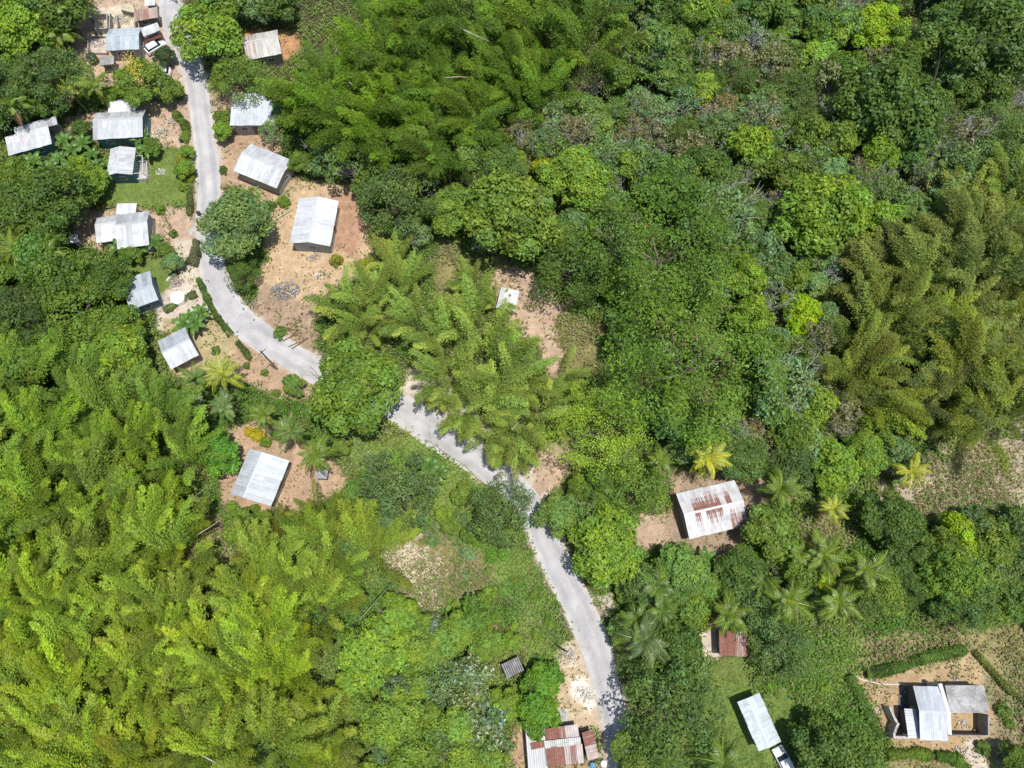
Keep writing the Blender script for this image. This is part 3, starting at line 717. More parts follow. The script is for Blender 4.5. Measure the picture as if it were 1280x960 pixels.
patio([(748, 752), (760, 744), (765, 750), (753, 762)], 'pale concrete slab at the road edge near the palms', (.55, .48, .42))
patio([(694, 889), (706, 885), (708, 905), (694, 906)], 'grey concrete slab above the rusty patchwork house', (.5, .5, .49))
patio([(234, 290), (243, 282), (244, 289), (240, 294)], 'white concrete ramp where the driveway meets the lane', (.75, .73, .7))
patio([(213, 352), (219, 346), (227, 350), (227, 358), (214, 360)], 'pinkish rounded slab beside the white water tank', (.42, .35, .31))

def car(px, py, heading, col, label, sc=1.0):
    p = W3(px, py, .7); p.z = gz(p.x, p.y); root = empty('parked_car', p, heading, sc); tag(root, label, 'car')
    L_, Wd = 4.1, 1.66
    prof = [(-2.05, .35), (-2.05, .75), (-1.95, .92), (-1.25, .98), (1.0, .95), (1.85, .82), (2.05, .65), (2.05, .35)]
    vs = []; fs = []
    for k, y in enumerate((-Wd/2, -Wd/2+.08, Wd/2-.08, Wd/2)):
        s_ = .96 if k in (0, 3) else 1.0
        vs += [(x*s_, y, z if k in (1, 2) else z-.05) for x, z in prof]
    n = len(prof)
    for k in range(3):
        for i in range(n): fs.append((k*n+i, k*n+(i+1) % n, (k+1)*n+(i+1) % n, (k+1)*n+i))
    fs += [tuple(reversed(range(n))), tuple(3*n+i for i in range(n))]
    body = MB().add(vs, fs).obj('body', M_PLASTIC, root, col)
    def frus(x0, x1, X0, X1, z0, z1, w0, w1):
        return [(x0, -w0, z0), (x1, -w0, z0), (x1, w0, z0), (x0, w0, z0), (X0, -w1, z1), (X1, -w1, z1), (X1, w1, z1), (X0, w1, z1)]
    bf = [(3, 2, 1, 0), (4, 5, 6, 7), (0, 1, 5, 4), (1, 2, 6, 5), (2, 3, 7, 6), (3, 0, 4, 7)]
    MB().add(frus(-1.75, 1.05, -1.35, .3, .93, 1.40, .76, .62), bf).obj('windscreen', M_GLASS, root)
    MB().add(frus(-1.5, .50, -1.4, .38, 1.385, 1.46, .71, .66), bf).obj('cabin_roof', M_PLASTIC, root, col)
    for sx in (-1.25, 1.3):
        for sy in (-1, 1):
            m = MB(); pts = [(sx, sy*.66, .31), (sx, sy*.84, .31)]; m.tube(pts, .31, 14); w_ = m.obj('wheel', M_PLASTIC, root, (.02, .02, .02))
            m = MB(); m.tube([(sx, sy*.80, .31), (sx, sy*.86, .31)], .18, 12); m.obj('rim', M_PLASTIC, w_, (.5, .5, .5))
    for sy in (-.6, .6):
        m = MB(); m.box((2.0, sy, .68), (.12, .3, .14)); m.obj('headlight', M_PLASTIC, root, (.8, .8, .75))
        m = MB(); m.box((-2.03, sy, .78), (.08, .26, .16)); m.obj('tail_light', M_PLASTIC, root, (.4, .02, .02))
car(200, 90, math.radians(185), (.75, .76, .78), 'white car nosing out from under the flowering tree')
car(194, 58, math.radians(40), (.72, .75, .78), 'white car parked against the round dark bush')
car(981, 953, math.radians(115), (.75, .76, .78), 'white car below the narrow grass cabin')

POLES = []
def pole(px, py, label, h_=8.5):
    p = W3(px, py); root = empty('utility_pole', p); tag(root, label, 'utility pole')
    MB().tube([(0, 0, -.5), (0, 0, h_)], [.15, .10], 8).obj('shaft', M_WOOD, root, (.16, .13, .10))
    MB().box((0, 0, h_-.5), (1.5, .1, .12), math.radians(45)).obj('crossarm', M_WOOD, root, (.2, .16, .12))
    POLES.append((p, h_))
pole(347, 462, 'dark wooden utility pole beside the lane near the palms')
pole(704, 812, 'dark wooden utility pole beside the gravel pull-in')
pole(222, 4, 'wooden utility pole at the top end of the lane', 8)
for k, off in enumerate((-.6, 0, .6)):
    a, b = POLES[0][0], POLES[1][0]; d = Vector((math.cos(math.radians(45)), math.sin(math.radians(45)), 0))*off
    pts = []
    for i in range(25):
        t = i/24; q = a.lerp(b, t)+d; q.z = (a.z+8.15)*(1-t)+(b.z+8.15)*t-4*1.6*t*(1-t); pts.append(q)
    o = MB().tube([p-pts[0] for p in pts], .012, 4).obj('overhead_wire', M_PLASTIC, None, (.35, .36, .33)); o.location = pts[0]
    tag(o, ['thin overhead wire on the uphill side of the span', 'thin overhead wire in the middle of the span', 'thin overhead wire on the downhill side of the span'][k], 'wire')

def rocks(name, label, px, py, n, spread, size, col, cat='rock pile'):
    c = W3(px, py); mb = MB()
    for i in range(n):
        r = spread*math.sqrt(random.random()); a = random.random()*6.28; x, y = r*math.cos(a), r*math.sin(a)*.7
        s_ = size*random.uniform(.4, 1.2); zz = gz(c.x+x, c.y+y)-c.z+max(0, (1-r/spread))*spread*.22
        vs = []
        for k in range(6):
            t = k*1.047+random.uniform(-.3, .3); vs.append((x+s_*math.cos(t)*random.uniform(.7, 1.1), y+s_*math.sin(t)*random.uniform(.7, 1.1), zz-.1))
        for k in range(6):
            t = k*1.047+random.uniform(-.3, .3); vs.append((x+.6*s_*math.cos(t), y+.6*s_*math.sin(t), zz+s_*random.uniform(.4, .8)))
        g_ = random.uniform(.75, 1.2)
        mb.add(vs, [(k, (k+1) % 6, 6+(k+1) % 6, 6+k) for k in range(6)]+[tuple(range(6, 12))], (g_, g_, g_))
    o = mb.obj(name, M_ROCK, None, col); o.location = c; tag(o, label, cat)
    o['kind'] = 'stuff'
rocks('rubble', 'grey heap of broken stone on the cleared terrace by the lane', 357, 364, 240, 2.6, .2, (.30, .30, .31))
rocks('rubble', 'small grey heap of stones near the log pile', 390, 372, 70, 1.3, .18, (.30, .29, .28))
rocks('rubble', 'scattered grey blocks in front of the new gabled house', 392, 322, 40, 1.4, .18, (.40, .40, .40))
rocks('rubble', 'white lime spilled in two heaps on the cleared terrace', 398, 345, 40, .8, .2, (.72, .70, .66))
rocks('rubble', 'pale crushed limestone heap in the yard of the annexed house', 200, 167, 90, 1.6, .2, (.66, .62, .52))
rocks('rubble', 'small pale stones by the hedge of the annexed house', 215, 150, 50, 1.1, .17, (.64, .60, .53))
rocks('rubble', 'flat white stones lying on the lawn', 201, 215, 30, .9, .2, (.70, .66, .62))
rocks('rubble', 'pink-white rubble inside the pale broken foundation', 121, 54, 120, 1.6, .22, (.66, .58, .52))
rocks('rubble', 'cream rubble inside the roofless block rooms', 152, 24, 120, 2.0, .25, (.62, .56, .42))
rocks('rubble', 'bright white lime heap on the gravel pull-in', 731, 868, 160, 1.7, .16, (.78, .75, .68))
rocks('rubble', 'pale gravel strewn along the upper part of the pull-in', 708, 820, 120, 1.8, .12, (.5, .47, .42))
rocks('rubble', 'few pale stones behind the roof of the half built house', 1193, 848, 16, .8, .2, (.6, .56, .5))
rocks('rubble', 'broken blocks lying in the roofless room', 1205, 905, 26, 1.0, .2, (.6, .56, .5))
rocks('rubble', 'loose white stones by the path of the half built house', 1200, 940, 40, 1.3, .2, (.58, .55, .5))
rocks('rubble', 'small white stones beside the stone yard wall', 1098, 890, 20, .7, .16, (.66, .62, .58))

def stem(pa, pb, r, col, label, ha=.5, hb=.7, name='fallen_bamboo_culm', cat='bamboo pole'):
    a = W3(*pa, ha); b = W3(*pb, hb); mid = (a+b)/2+Vector((random.uniform(-.1, .1), random.uniform(-.1, .1), random.uniform(-.1, .15)))
    o = MB().tube([Vector((0, 0, 0)), mid-a, b-a], [r, r*.85, r*.5], 6).obj(name, M_BARK, None, col); o.location = a; tag(o, label, cat)
TAN = (.5, .43, .30)
stem((225, 636), (256, 611), .09, TAN, 'long pale leaning culm beside the lone light blue house', 6, 8)
stem((249, 667), (279, 648), .08, TAN, 'shorter pale leaning culm below the lone light blue house', 6, 7.5)
stem((450, 774), (492, 727), .09, (.30, .34, .16), 'greenish leaning culm at the edge of the dry clearing', 3, 9)
stem((442, 64), (461, 76), .10, (.62, .56, .46), 'pale broken culm in the upper bamboo, upper one', 9, 11)
stem((431, 99), (447, 110), .10, (.62, .56, .46), 'pale broken culm in the upper bamboo, lower one', 9, 11)
stem((575, 35), (612, 52), .10, (.62, .56, .46), 'longest pale broken culm in the upper bamboo', 10, 11)
stem((557, 97), (592, 97), .08, (.55, .45, .30), 'tan level culm in the upper bamboo', 10, 10)
stem((640, 537), (656, 522), .08, TAN, 'short pale culm on the central bamboo', 7, 9)
stem((245, 940), (290, 965), .09, (.6, .58, .5), 'pale culm near the lower edge of the yellow bamboo', 4, 6)
stem((555, 592), (528, 572), .08, TAN, 'pale leaning stick beside the lane below the palms', .5, 2.5, 'leaning_stick', 'stick')
for i in range(7):
    x0, y0 = 362+random.uniform(-6, 6)+i*2, 405+i*4+random.uniform(-3, 3); a_ = random.uniform(-.7, .5)
    stem((x0-14*math.cos(a_), y0-14*math.sin(a_)), (x0+12*math.cos(a_), y0+12*math.sin(a_)), .09, (.26, .17, .10), 'thin brown log in the loose heap beside the bend of the lane', .15, .3, 'log', 'log')
for o in [o for o in bpy.data.objects if o.name.startswith('log')]: o['group'] = 'logs heaped beside the bend'
def low_wall(pts, hh, th, label, col=(.5, .47, .42), mat=None, name='low_wall'):
    a = W(*pts[0]); o = Vector((a[0], a[1], gz(*a)))
    ob = wall_run(None, o, pts, hh, th, name, mat or M_CONC, col, hh=0); ob.location = o; tag(ob, label, 'wall')
low_wall([(536, 550), (558, 566), (582, 582), (600, 600)], .5, .3, 'low pale retaining wall along the lower side of the lane')
low_wall([(759, 772), (766, 792), (769, 812)], .35, .25, 'short kerb wall on the palm side of the lane', (.45, .4, .33))
low_wall([(210, 352), (214, 347), (221, 343)], .5, .2, 'curved white garden wall beside the white water tank', (.78, .77, .74), M_PAINT)
low_wall([(331, 284), (350, 272), (368, 261)], .3, .25, 'pale green edging wall across the terrace grass', (.42, .48, .25), M_PAINT)
low_wall([(1064, 843), (1078, 850), (1100, 855), (1124, 855)], .25, .12, 'thin white pipe-like edging leading to the half built house', (.7, .68, .64), M_PAINT)
low_wall([(684, 610), (688, 622), (684, 634)], .3, .2, 'short pale kerb where the path meets the lane', (.55, .5, .42))

# ------------------------------------------------------------------ plants: prototype meshes
def rnd_perp(Nn, rng):
    D = rng.normal(0, 1, Nn.shape); D -= Nn*(D*Nn).sum(1)[:, None]; return unit(D)
def lobed_crown(name, R, Hh, nl, leaves, leaf, seed, lobe=(.28, .42), aspect=.6, updir=.7, sat=.25, tilt=.55, hole=0.0, mat=None, silver=0):
    """R radius, Hh dome height; lobes piled on a dome, leaves on each lobe; z=0 is the crown base"""
    rng = np.random.default_rng(seed); P = []; Nn = []; T = []
    dirs = []
    for i in range(nl):
        f = (i+.5)/nl; zz = 1-f*1.05; rr = math.sqrt(max(0, 1-zz*zz)); a = i*2.39996+rng.uniform(-.4, .4)
        dirs.append((rr*math.cos(a), rr*math.sin(a), zz))
    per = leaves//nl
    stretch = np.array([rng.uniform(.8, 1.18), rng.uniform(.85, 1.15), 1])
    for d in dirs:
        d = np.array(d); lr = R*rng.uniform(*lobe); q = rng.uniform(.58, 1.14)
        if rng.random() < hole: continue
        c = d*np.array([R-lr*.7, R-lr*.7, Hh-lr*.5])*np.array([q, q, rng.uniform(.62, 1.12)])*stretch
        c[2] = max(c[2], -.05*Hh)+Hh*.12
        n = int(per*(lr/(R*.35))**2)
        v = unit(rng.normal(0, 1, (n, 3))+np.array([d[0]*.5, d[1]*.5, updir])); v[:, 2] = np.where(v[:, 2] < -.35, -v[:, 2], v[:, 2])
        rad = lr*rng.uniform(.55, 1.08, n)**.5
        sub = 1+.16*np.sin(v[:, 0]*7+seed)*np.sin(v[:, 1]*7+d[0]*9)+.1*np.sin(v[:, 2]*11+v[:, 0]*5)
        P.append(c+v*(rad*sub)[:, None]*np.array([1, 1, .78])); Nn.append(unit(v+np.array([0, 0, .55])+rng.normal(0, tilt, (n, 3))))
        t = rng.uniform(.8, 1.18); hue = rng.uniform(-1, 1)
        tt = np.ones((n, 3))*t*rng.uniform(.68, 1.32, n)[:, None]
        tt[:, 0] *= 1+hue*sat*.5; tt[:, 2] *= 1-hue*.2
        T.append(tt)
    P = np.concatenate(P); Nn = np.concatenate(Nn); T = np.concatenate(T); n = len(P)
    D = rnd_perp(Nn, rng); L = leaf*rng.uniform(.6, 1.35, n)
    if silver: k = rng.random(n) < silver; T[k] *= np.array([2.7, 1.9, 6.0])
    # some dead / yellow leaves
    k = rng.random(n) < .03; T[k] *= np.array([1.45, 1.3, 1.3])
    return quad_mesh(name, leaf_quads(P-D*L[:, None]*.5, D, Nn, L, L*aspect), T, mat or M_LEAF)

def limb_mesh(name, R, Hc, Htop, seed, thick=.22, nb=6, twigs=0, fine=.03, col=(1, 1, 1), mat=None):
    rs = random.Random(seed); mb = MB(); fork = Hc*.55
    lean = Vector((rs.uniform(-.3, .3), rs.uniform(-.3, .3), 0))
    mb.tube([(0, 0, -.4), lean*.4+Vector((0, 0, fork*.5)), lean+Vector((0, 0, fork))], [thick*1.25, thick, thick*.85], 7)
    def branch(p, d, ln, r, lev):
        n = 4; pts = [p]; rr = [r]; dd = d.copy()
        for i in range(n):
            dd = (dd+Vector((rs.gauss(0, .14), rs.gauss(0, .14), rs.gauss(.04, .1)))).normalized(); pts.append(pts[-1]+dd*ln/n); rr.append(r*(1-.62*(i+1)/n))
        mb.tube(pts, rr, 5 if lev == 0 else 4 if lev == 1 else 3, cap=False)
        if lev < twigs:
            for k in range(5 if lev == 0 else 6):
                i = rs.randint(1, n); q = pts[i]; a = rs.uniform(0, 6.28)
                nd = (dd+Vector((math.cos(a), math.sin(a), rs.uniform(-.1, .5)))*.9).normalized()
                branch(q, nd, ln*rs.uniform(.4, .65), max(rr[i]*.6, fine), lev+1)
    for k in range(nb):
        a = k*6.283/nb+rs.uniform(-.3, .3); el = rs.uniform(.45, 1.1)
        d = Vector((math.cos(a)*math.cos(el), math.sin(a)*math.cos(el), math.sin(el)))
        ln = min(R*.66/max(.3, math.cos(el)), (Htop-fork)*.95/math.sin(el))*(.78 if twigs == 2 else 1)
        branch(lean+Vector((0, 0, fork)), d, ln, thick*.55, 0)
    return mb.mesh(name, mat or M_BARK)

PROTO = {}
def proto(kind, var, R, hc, trunk, crown): PROTO.setdefault(kind, []).append((R, hc, trunk, crown))
for s in range(4):   # large rounded broadleaf, R 5.5 m, crown base at 4.5 m
    proto('big', s, 5.5, 4.2, limb_mesh('trunk', 5.5, 4.2, 8.5, 50+s, .32, 7, 1), lobed_crown('crown', 5.5, 4.6, 30, 11500, .46, 100+s, (.24, .36), .55))
for s in range(4):   # medium broadleaf
    proto('mid', s, 3.4, 3.0, limb_mesh('trunk', 3.4, 3.0, 5.8, 60+s, .2, 5, 1), lobed_crown('crown', 3.4, 3.2, 17, 4800, .42, 120+s, (.28, .44), .55, hole=.06))
for s in range(3):   # mango: dense, dark, small scallops
    proto('mango', s, 5.0, 3.2, limb_mesh('trunk', 5.0, 3.2, 7, 70+s, .34, 7, 0), lobed_crown('crown', 5.0, 4.6, 52, 12500, .36, 140+s, (.17, .26), .42))
for s in range(3):   # open scrubby tree with pale twigs
    proto('scrub', s, 3.2, 2.4, limb_mesh('trunk', 3.0, 2.4, 5.5, 80+s, .12, 7, 2, .030), lobed_crown('crown', 3.1, 2.9, 26, 3000, .34, 160+s, (.16, .30), .55, hole=.1, tilt=.9))
for s in range(3):   # nearly leafless
    proto('bare', s, 2.8, 2.0, limb_mesh('trunk', 2.7, 2.0, 4.9, 90+s, .10, 8, 2, .030), lobed_crown('crown', 2.8, 2.9, 26, 1900, .27, 180+s, (.16, .3), .5, hole=.3, tilt=1.0))
for s in range(2):   # flat feathery umbrella crown
    proto('umbrella', s, 7.5, 6.0, limb_mesh('trunk', 5.6, 4.5, 5.6, 95+s, .28, 7, 0, .05), lobed_crown('crown', 7.5, 3.9, 84, 32000, .31, 200+s, (.12, .23), .42, hole=.08, updir=1.2, sat=.15, tilt=.75))
for s in range(2):   # silver leaved
    proto('silver', s, 3.2, 2.2, limb_mesh('trunk', 3.2, 2.2, 5, 97+s, .15, 5, 1), lobed_crown('crown', 3.2, 2.6, 20, 4200, .50, 220+s, (.24, .36), .40, tilt=.9, silver=.3))
for s in range(3):   # shrubs
    proto('bush', s, 1.3, .1, limb_mesh('stem', 1.2, .4, 1.3, 99+s, .05, 5, 0), lobed_crown('foliage', 1.3, 1.25, 10, 1150, .26, 240+s, (.32, .5), .5))

def bamboo_mesh(seed, nc=26, Lc=11.5, spread=1.0, lean=None, sparse=1.0):
    rng = np.random.default_rng(seed); rs = random.Random(seed); mb = MB(); P = []; D = []; Nn = []; T = []; SZ = []
    for k in range(nc):
        phi = k*2.39996+rng.uniform(-.5, .5)
        r0 = .9*math.sqrt((k+.5)/nc)*spread
        base = np.array([r0*math.cos(phi), r0*math.sin(phi), 0.])
        if lean is not None and rng.random() < .72: phi = lean+rng.normal(0, .55)
        L = Lc*rng.uniform(.62, 1.15); th0 = rng.uniform(.03, .16)+.22*math.sqrt((k+.5)/nc); th1 = rng.uniform(1.35, 2.15)
        n = 16; pts = [base]; tan = []
        th_s = []
        for i in range(n):
            t = (i+.5)/n; th = th0+(th1-th0)*t**2.1
            d = np.array([math.sin(th)*math.cos(phi), math.sin(th)*math.sin(phi), math.cos(th)]); tan.append(d); pts.append(pts[-1]+d*L/n)
        tan.append(tan[-1]); pts = np.array(pts); tan = np.array(tan)
        mb.tube([Vector(p) for p in pts[::2]], [.042*(1-.85*i/(len(pts[::2])-1))+.008 for i in range(len(pts[::2]))], 5, cap=False)
        m = int(900*sparse*rng.uniform(.55, 1.25)); t = rng.beta(2.2, 1.25, m)*.70+.30
        f = t*n; i0 = np.clip(f.astype(int), 0, n-1); fr = (f-i0)[:, None]
        c = pts[i0]*(1-fr)+pts[i0+1]*fr; tg = tan[i0]
        side = np.array([-math.sin(phi), math.cos(phi), 0])
        wid = .86*np.sin(np.clip((t-.24)/.76, 0, 1)*math.pi*.93+.12)**.8+.05
        # sprays: leaves cluster on side branchlets
        nb = 30; bt = (np.floor(t*nb)+.5)/nb; br = np.sin(bt*97.7+k*3.1+np.sign(rng.normal(0, 1, m))*1.3)
        s_off = np.clip(np.abs(rng.normal(0, .46, m)), 0, 1.1)*wid*np.sign(rng.normal(0, 1, m))
        p = c+side*s_off[:, None]+tg*(np.abs(s_off)*.55)[:, None]
        p += rng.normal(0, .09, (m, 3)); p[:, 2] += rng.uniform(-.05, .25, m)-np.abs(s_off)*.95-np.where(rng.random(m) < .2, rng.uniform(0, .9, m), 0)
        d = unit(tg*.9+side*(np.sign(s_off)*rng.uniform(.0, 1.1, m))[:, None]+rng.normal(0, .40, (m, 3))+np.array([0, 0, -.25]))
        nn = unit(np.array([0, 0, 1.])+side*(np.sign(s_off)*.75)[:, None]+rng.normal(0, .30, (m, 3))); nn = unit(nn-d*(nn*d).sum(1)[:, None])
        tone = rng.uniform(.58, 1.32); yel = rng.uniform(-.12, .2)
        tt = np.ones((m, 3))*tone*rng.uniform(.7, 1.3, m)[:, None]*(.72+.42*t)[:, None]  # leaves darker toward the culm base: occlusion shade put into the tint
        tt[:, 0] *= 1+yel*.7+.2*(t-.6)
        P.append(p); D.append(d); Nn.append(nn); T.append(tt); SZ.append(.37*rng.uniform(.6, 1.25, m)*(1.1-.25*t))
    P = np.concatenate(P); D = np.concatenate(D); Nn = np.concatenate(Nn); T = np.concatenate(T); SZ = np.concatenate(SZ)
    P[:, 2] = np.maximum(P[:, 2], .15)
    dead = RNG.random(len(P)) < .02; T[dead] *= np.array([1.5, 1.12, 2.2])
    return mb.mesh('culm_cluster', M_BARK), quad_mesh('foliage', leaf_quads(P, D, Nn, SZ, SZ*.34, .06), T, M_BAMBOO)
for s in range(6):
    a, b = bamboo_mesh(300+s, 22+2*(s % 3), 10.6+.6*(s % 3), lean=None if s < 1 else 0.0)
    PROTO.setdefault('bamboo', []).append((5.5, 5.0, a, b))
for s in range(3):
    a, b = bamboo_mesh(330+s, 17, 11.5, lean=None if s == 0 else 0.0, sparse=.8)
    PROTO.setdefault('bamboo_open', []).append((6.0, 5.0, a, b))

# palm fronds
def frond_mesh(seed, L=3.6, droop=1.0):
    rng = np.random.default_rng(seed); n = 14; pts = [np.zeros(3)]; tan = []
    for i in range(n):
        t = (i+.5)/n; th = .75-droop*1.55*t**1.3
        d = np.array([math.cos(th), 0, math.sin(th)]); tan.append(d); pts.append(pts[-1]+d*L/n)
    tan.append(tan[-1]); pts = np.array(pts); tan = np.array(tan)
    K = 46; P = []; D = []; Nn = []; Ls = []
    for s in (-1, 1):
        t = np.linspace(.08, .99, K)+rng.normal(0, .006, K); f = np.clip(t, 0, .999)*n; i0 = f.astype(int); fr = (f-i0)[:, None]
        c = pts[i0]*(1-fr)+pts[i0+1]*fr; tg = tan[i0]
        up = np.stack([-tg[:, 2], np.zeros(K), tg[:, 0]], 1)
        sd = np.array([0, s, 0.])
        d = unit(tg*.75+sd*(.95-.35*t)[:, None]+np.array([0, 0, -.62])+rng.normal(0, .09, (K, 3)))
        nn = unit(up+sd*.5*-1+rng.normal(0, .12, (K, 3))); nn = unit(nn-d*(nn*d).sum(1)[:, None])
        P.append(c); D.append(d); Nn.append(nn); Ls.append(.80*np.sin(np.clip(t*.9+.13, 0, 1)*math.pi)**.6*rng.uniform(.8, 1.15, K)+.1)
    P = np.concatenate(P); D = np.concatenate(D); Nn = np.concatenate(Nn); Ls = np.concatenate(Ls)
    T = np.ones((len(P), 3))*rng.uniform(.75, 1.2, len(P))[:, None]
    V = leaf_quads(P, D, Nn, Ls, np.full(len(Ls), .085), .1)
    # rachis as narrow quads
    R = []
    for i in range(n):
        w0, w1 = .055*(1-i/n)+.012, .055*(1-(i+1)/n)+.012; a, b = pts[i]+[0, 0, .012], pts[i+1]+[0, 0, .012]
        R.append([a+[0, -w0, 0], a+[0, w0, 0], b+[0, w1, 0], b+[0, -w1, 0]])
    V = np.concatenate([V, np.array(R)]); T = np.concatenate([T, np.tile([[1.9, 1.55, 1.6]], (n, 1))])
    return quad_mesh('frond', V, T, M_PALM)
FRONDS = [frond_mesh(400+i, 3.7+.2*(i % 3), [.75, 1.0, 1.25, .55][i]) for i in range(4)]
def palm_trunk_mesh(seed, h_):
    rs = random.Random(seed); a = rs.uniform(0, 6.28); b = rs.uniform(.2, .9)
    pts = [(0, 0, -.4)]+[(-b*math.cos(a)*(1-t)**2*0-b*math.cos(a)*(1-t)*t*1.5, -b*math.sin(a)*(1-t)*t*1.5, h_*t) for t in [0, .2, .4, .6, .8, 1.0]]
    return MB().tube(pts, [.24, .22, .17, .15, .14, .13, .14], 8).mesh('trunk', M_BARK)
PT = [palm_trunk_mesh(i, 6.0) for i in range(3)]
nut = MB()
for k in range(7): nut.lathe((.26*math.cos(k*.9), .26*math.sin(k*.9), -.32-.05*(k % 2)), [(.02, -.13), (.12, -.06), (.13, .03), (.08, .11), (.01, .14)], 8)
NUT = nut.mesh('coconut_bunch', M_BARK)

def banana_leaf_mesh(seed):
    rng = np.random.default_rng(seed); n = 12; L = 2.3; R = []
    pts = [np.zeros(3)]
    for i in range(n):
        t = (i+.5)/n; th = 1.15-1.75*t; pts.append(pts[-1]+np.array([math.cos(th), 0, math.sin(th)])*L/n)
    wid = lambda t: .36*math.sin(min(1, t*1.02+.03)*math.pi)**.55+.02
    T = []
    for i in range(n):
        a, b = pts[i], pts[i+1]; w0, w1 = wid(i/n), wid((i+1)/n)
        for s in (-1, 1):
            j = rng.uniform(-.06, .06); R.append([a, b, b+[0, s*w1, -.10+j], a+[0, s*w0, -.10+j]]); T.append(np.ones(3)*rng.uniform(.85, 1.15))
    return quad_mesh('leaf', np.array(R), np.array(T), M_PALM)
BLEAF = [banana_leaf_mesh(i) for i in range(2)]
BSTEM = MB().tube([(0, 0, -.3), (0, 0, 1.0), (0, 0, 1.9)], [.15, .12, .08], 7).mesh('stem', M_BARK)

# ------------------------------------------------------------------ planting
PLANTS = []   # records for the wording: root, look, px, py, fixed label
def child(name, mesh, root, col, scale=None, rot=None, loc=None):
    o = bpy.data.objects.new(name, mesh); o.color = (*col, 1)
    if scale: o.scale = scale
    if rot: o.rotation_euler = rot
    if loc: o.location = loc
    return link(o, root)
def jit(c, a=.12):
    b = random.uniform(1-a, 1+a); return (c[0]*b*random.uniform(1-a*.6, 1+a*.6), c[1]*b, c[2]*b*random.uniform(.9, 1.1))
BARKC = {'big': (.20, .16, .12), 'mid': (.22, .19, .15), 'mango': (.16, .13, .10), 'scrub': (.60, .57, .52), 'bare': (.62, .59, .55), 'umbrella': (.24, .20, .15), 'silver': (.3, .28, .24), 'bush': (.2, .16, .1)}
NAMES = {'big': 'broadleaf_tree', 'mid': 'broadleaf_tree', 'mango': 'mango_tree', 'scrub': 'scrub_tree', 'bare': 'bare_tree', 'umbrella': 'umbrella_tree', 'silver': 'silver_leaved_shrub', 'bush': 'bush', 'bamboo': 'bamboo_clump', 'bamboo_open': 'bamboo_clump'}
CATS = {'big': 'tree', 'mid': 'tree', 'mango': 'tree', 'scrub': 'tree', 'bare': 'tree', 'umbrella': 'tree', 'silver': 'shrub', 'bush': 'bush', 'bamboo': 'bamboo', 'bamboo_open': 'bamboo'}
def plant(kind, px, py, rpx, col, look, label=None, nick=None, j=.12, hscale=1.0, rot=None):
    if not kind.startswith('bamboo'): lime = col[0] > .17; col = (col[0]*1.5, col[1]*1.38, col[2]) if lime else (min(col[0]*1.9, min(col[1]*1.8, .36)*.62), min(col[1]*1.8, .36), col[2]*1.45)
    var = random.randrange(len(PROTO[kind])); R, hc, tr, cr = PROTO[kind][var]
    r = rpx*mpp(px, py)*1.06; s = r/R
    hc2 = (hc+R*.45)*s*hscale
    x, y = W(px, py, hc2); root = empty(NAMES[kind], (x, y, gz(x, y)-.05), random.uniform(0, 6.28), (s, s, s*hscale))
    if kind.startswith('bamboo'):
        if rot is not None: root.rotation_euler.z = rot+random.gauss(0, .45)
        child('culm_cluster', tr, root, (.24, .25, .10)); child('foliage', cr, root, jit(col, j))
    else:
        child('stem' if kind == 'bush' else 'trunk', tr, root, jit(BARKC[kind], .1)); child('foliage' if kind in ('bush', 'silver') else 'crown', cr, root, jit(col, j), loc=(0, 0, hc))
    tag(root, label, CATS[kind]); PLANTS.append([root, look, px, py, label]); 
    if nick: LAND.append((nick, px, py))
    PLACED.append((px, py, rpx, kind)); return root
PLACED = []
def palm(px, py, rpx, col, look, label=None, nfr=19, hgt=6.0):
    r = rpx*mpp(px, py)*1.1; s = r/3.5; hgt = hgt*random.uniform(.85, 1.1)
    x, y = W(px, py, hgt); root = empty('coconut_palm', (x, y, gz(x, y)), random.uniform(0, 6.28)); ta, tb = random.uniform(0, 6.28), random.uniform(.05, .28); nfr = nfr+random.randint(-1, 5); tag(root, label, 'palm')
    child('trunk', random.choice(PT), root, (.30, .26, .20), (1, 1, hgt/6.0)); child('coconut_bunch', NUT, root, (.22, .20, .06), loc=(0, 0, hgt))
    for k in range(nfr):
        lev = k/nfr; a = k*2.39996+random.uniform(-.35, .35); m = FRONDS[3] if lev < .2 else FRONDS[0] if lev < .5 else FRONDS[1] if lev < .8 else FRONDS[2]
        c = jit(col, .16)
        if lev > .85: c = (c[0]*1.25, c[1]*.95, c[2])
        if lev > .8 and random.random() < .35: c = (.24, .17, .09)
        dz = random.choice([0, 0, .3]) if lev > .5 else 0
        child('frond', m, root, c, (s*random.uniform(.7, 1.12),)*3, (random.uniform(-.45, .45), -.45+lev*.75+dz+random.uniform(-.15, .15)+tb*math.cos(a-ta), a), (0, 0, hgt-.02*k/nfr))
    PLANTS.append([root, look, px, py, label]); PLACED.append((px, py, rpx*.8, 'palm'))
def banana(px, py, look, sc=1.0):
    x, y = W(px, py, 1.5); root = empty('banana_plant', (x, y, gz(x, y)), random.uniform(0, 6.28), sc*random.uniform(.8, 1.15)); tag(root, None, 'banana plant')
    child('stem', BSTEM, root, (.22, .25, .08))
    for k in range(8):
        child('leaf', random.choice(BLEAF), root, jit((.10, .20, .035), .2), None, (random.uniform(-.2, .2), -.35+.09*k, k*2.39996), (0, 0, 1.6+.03*k))
    PLANTS.append([root, look, px, py, None]); PLACED.append((px, py, 8, 'banana'))

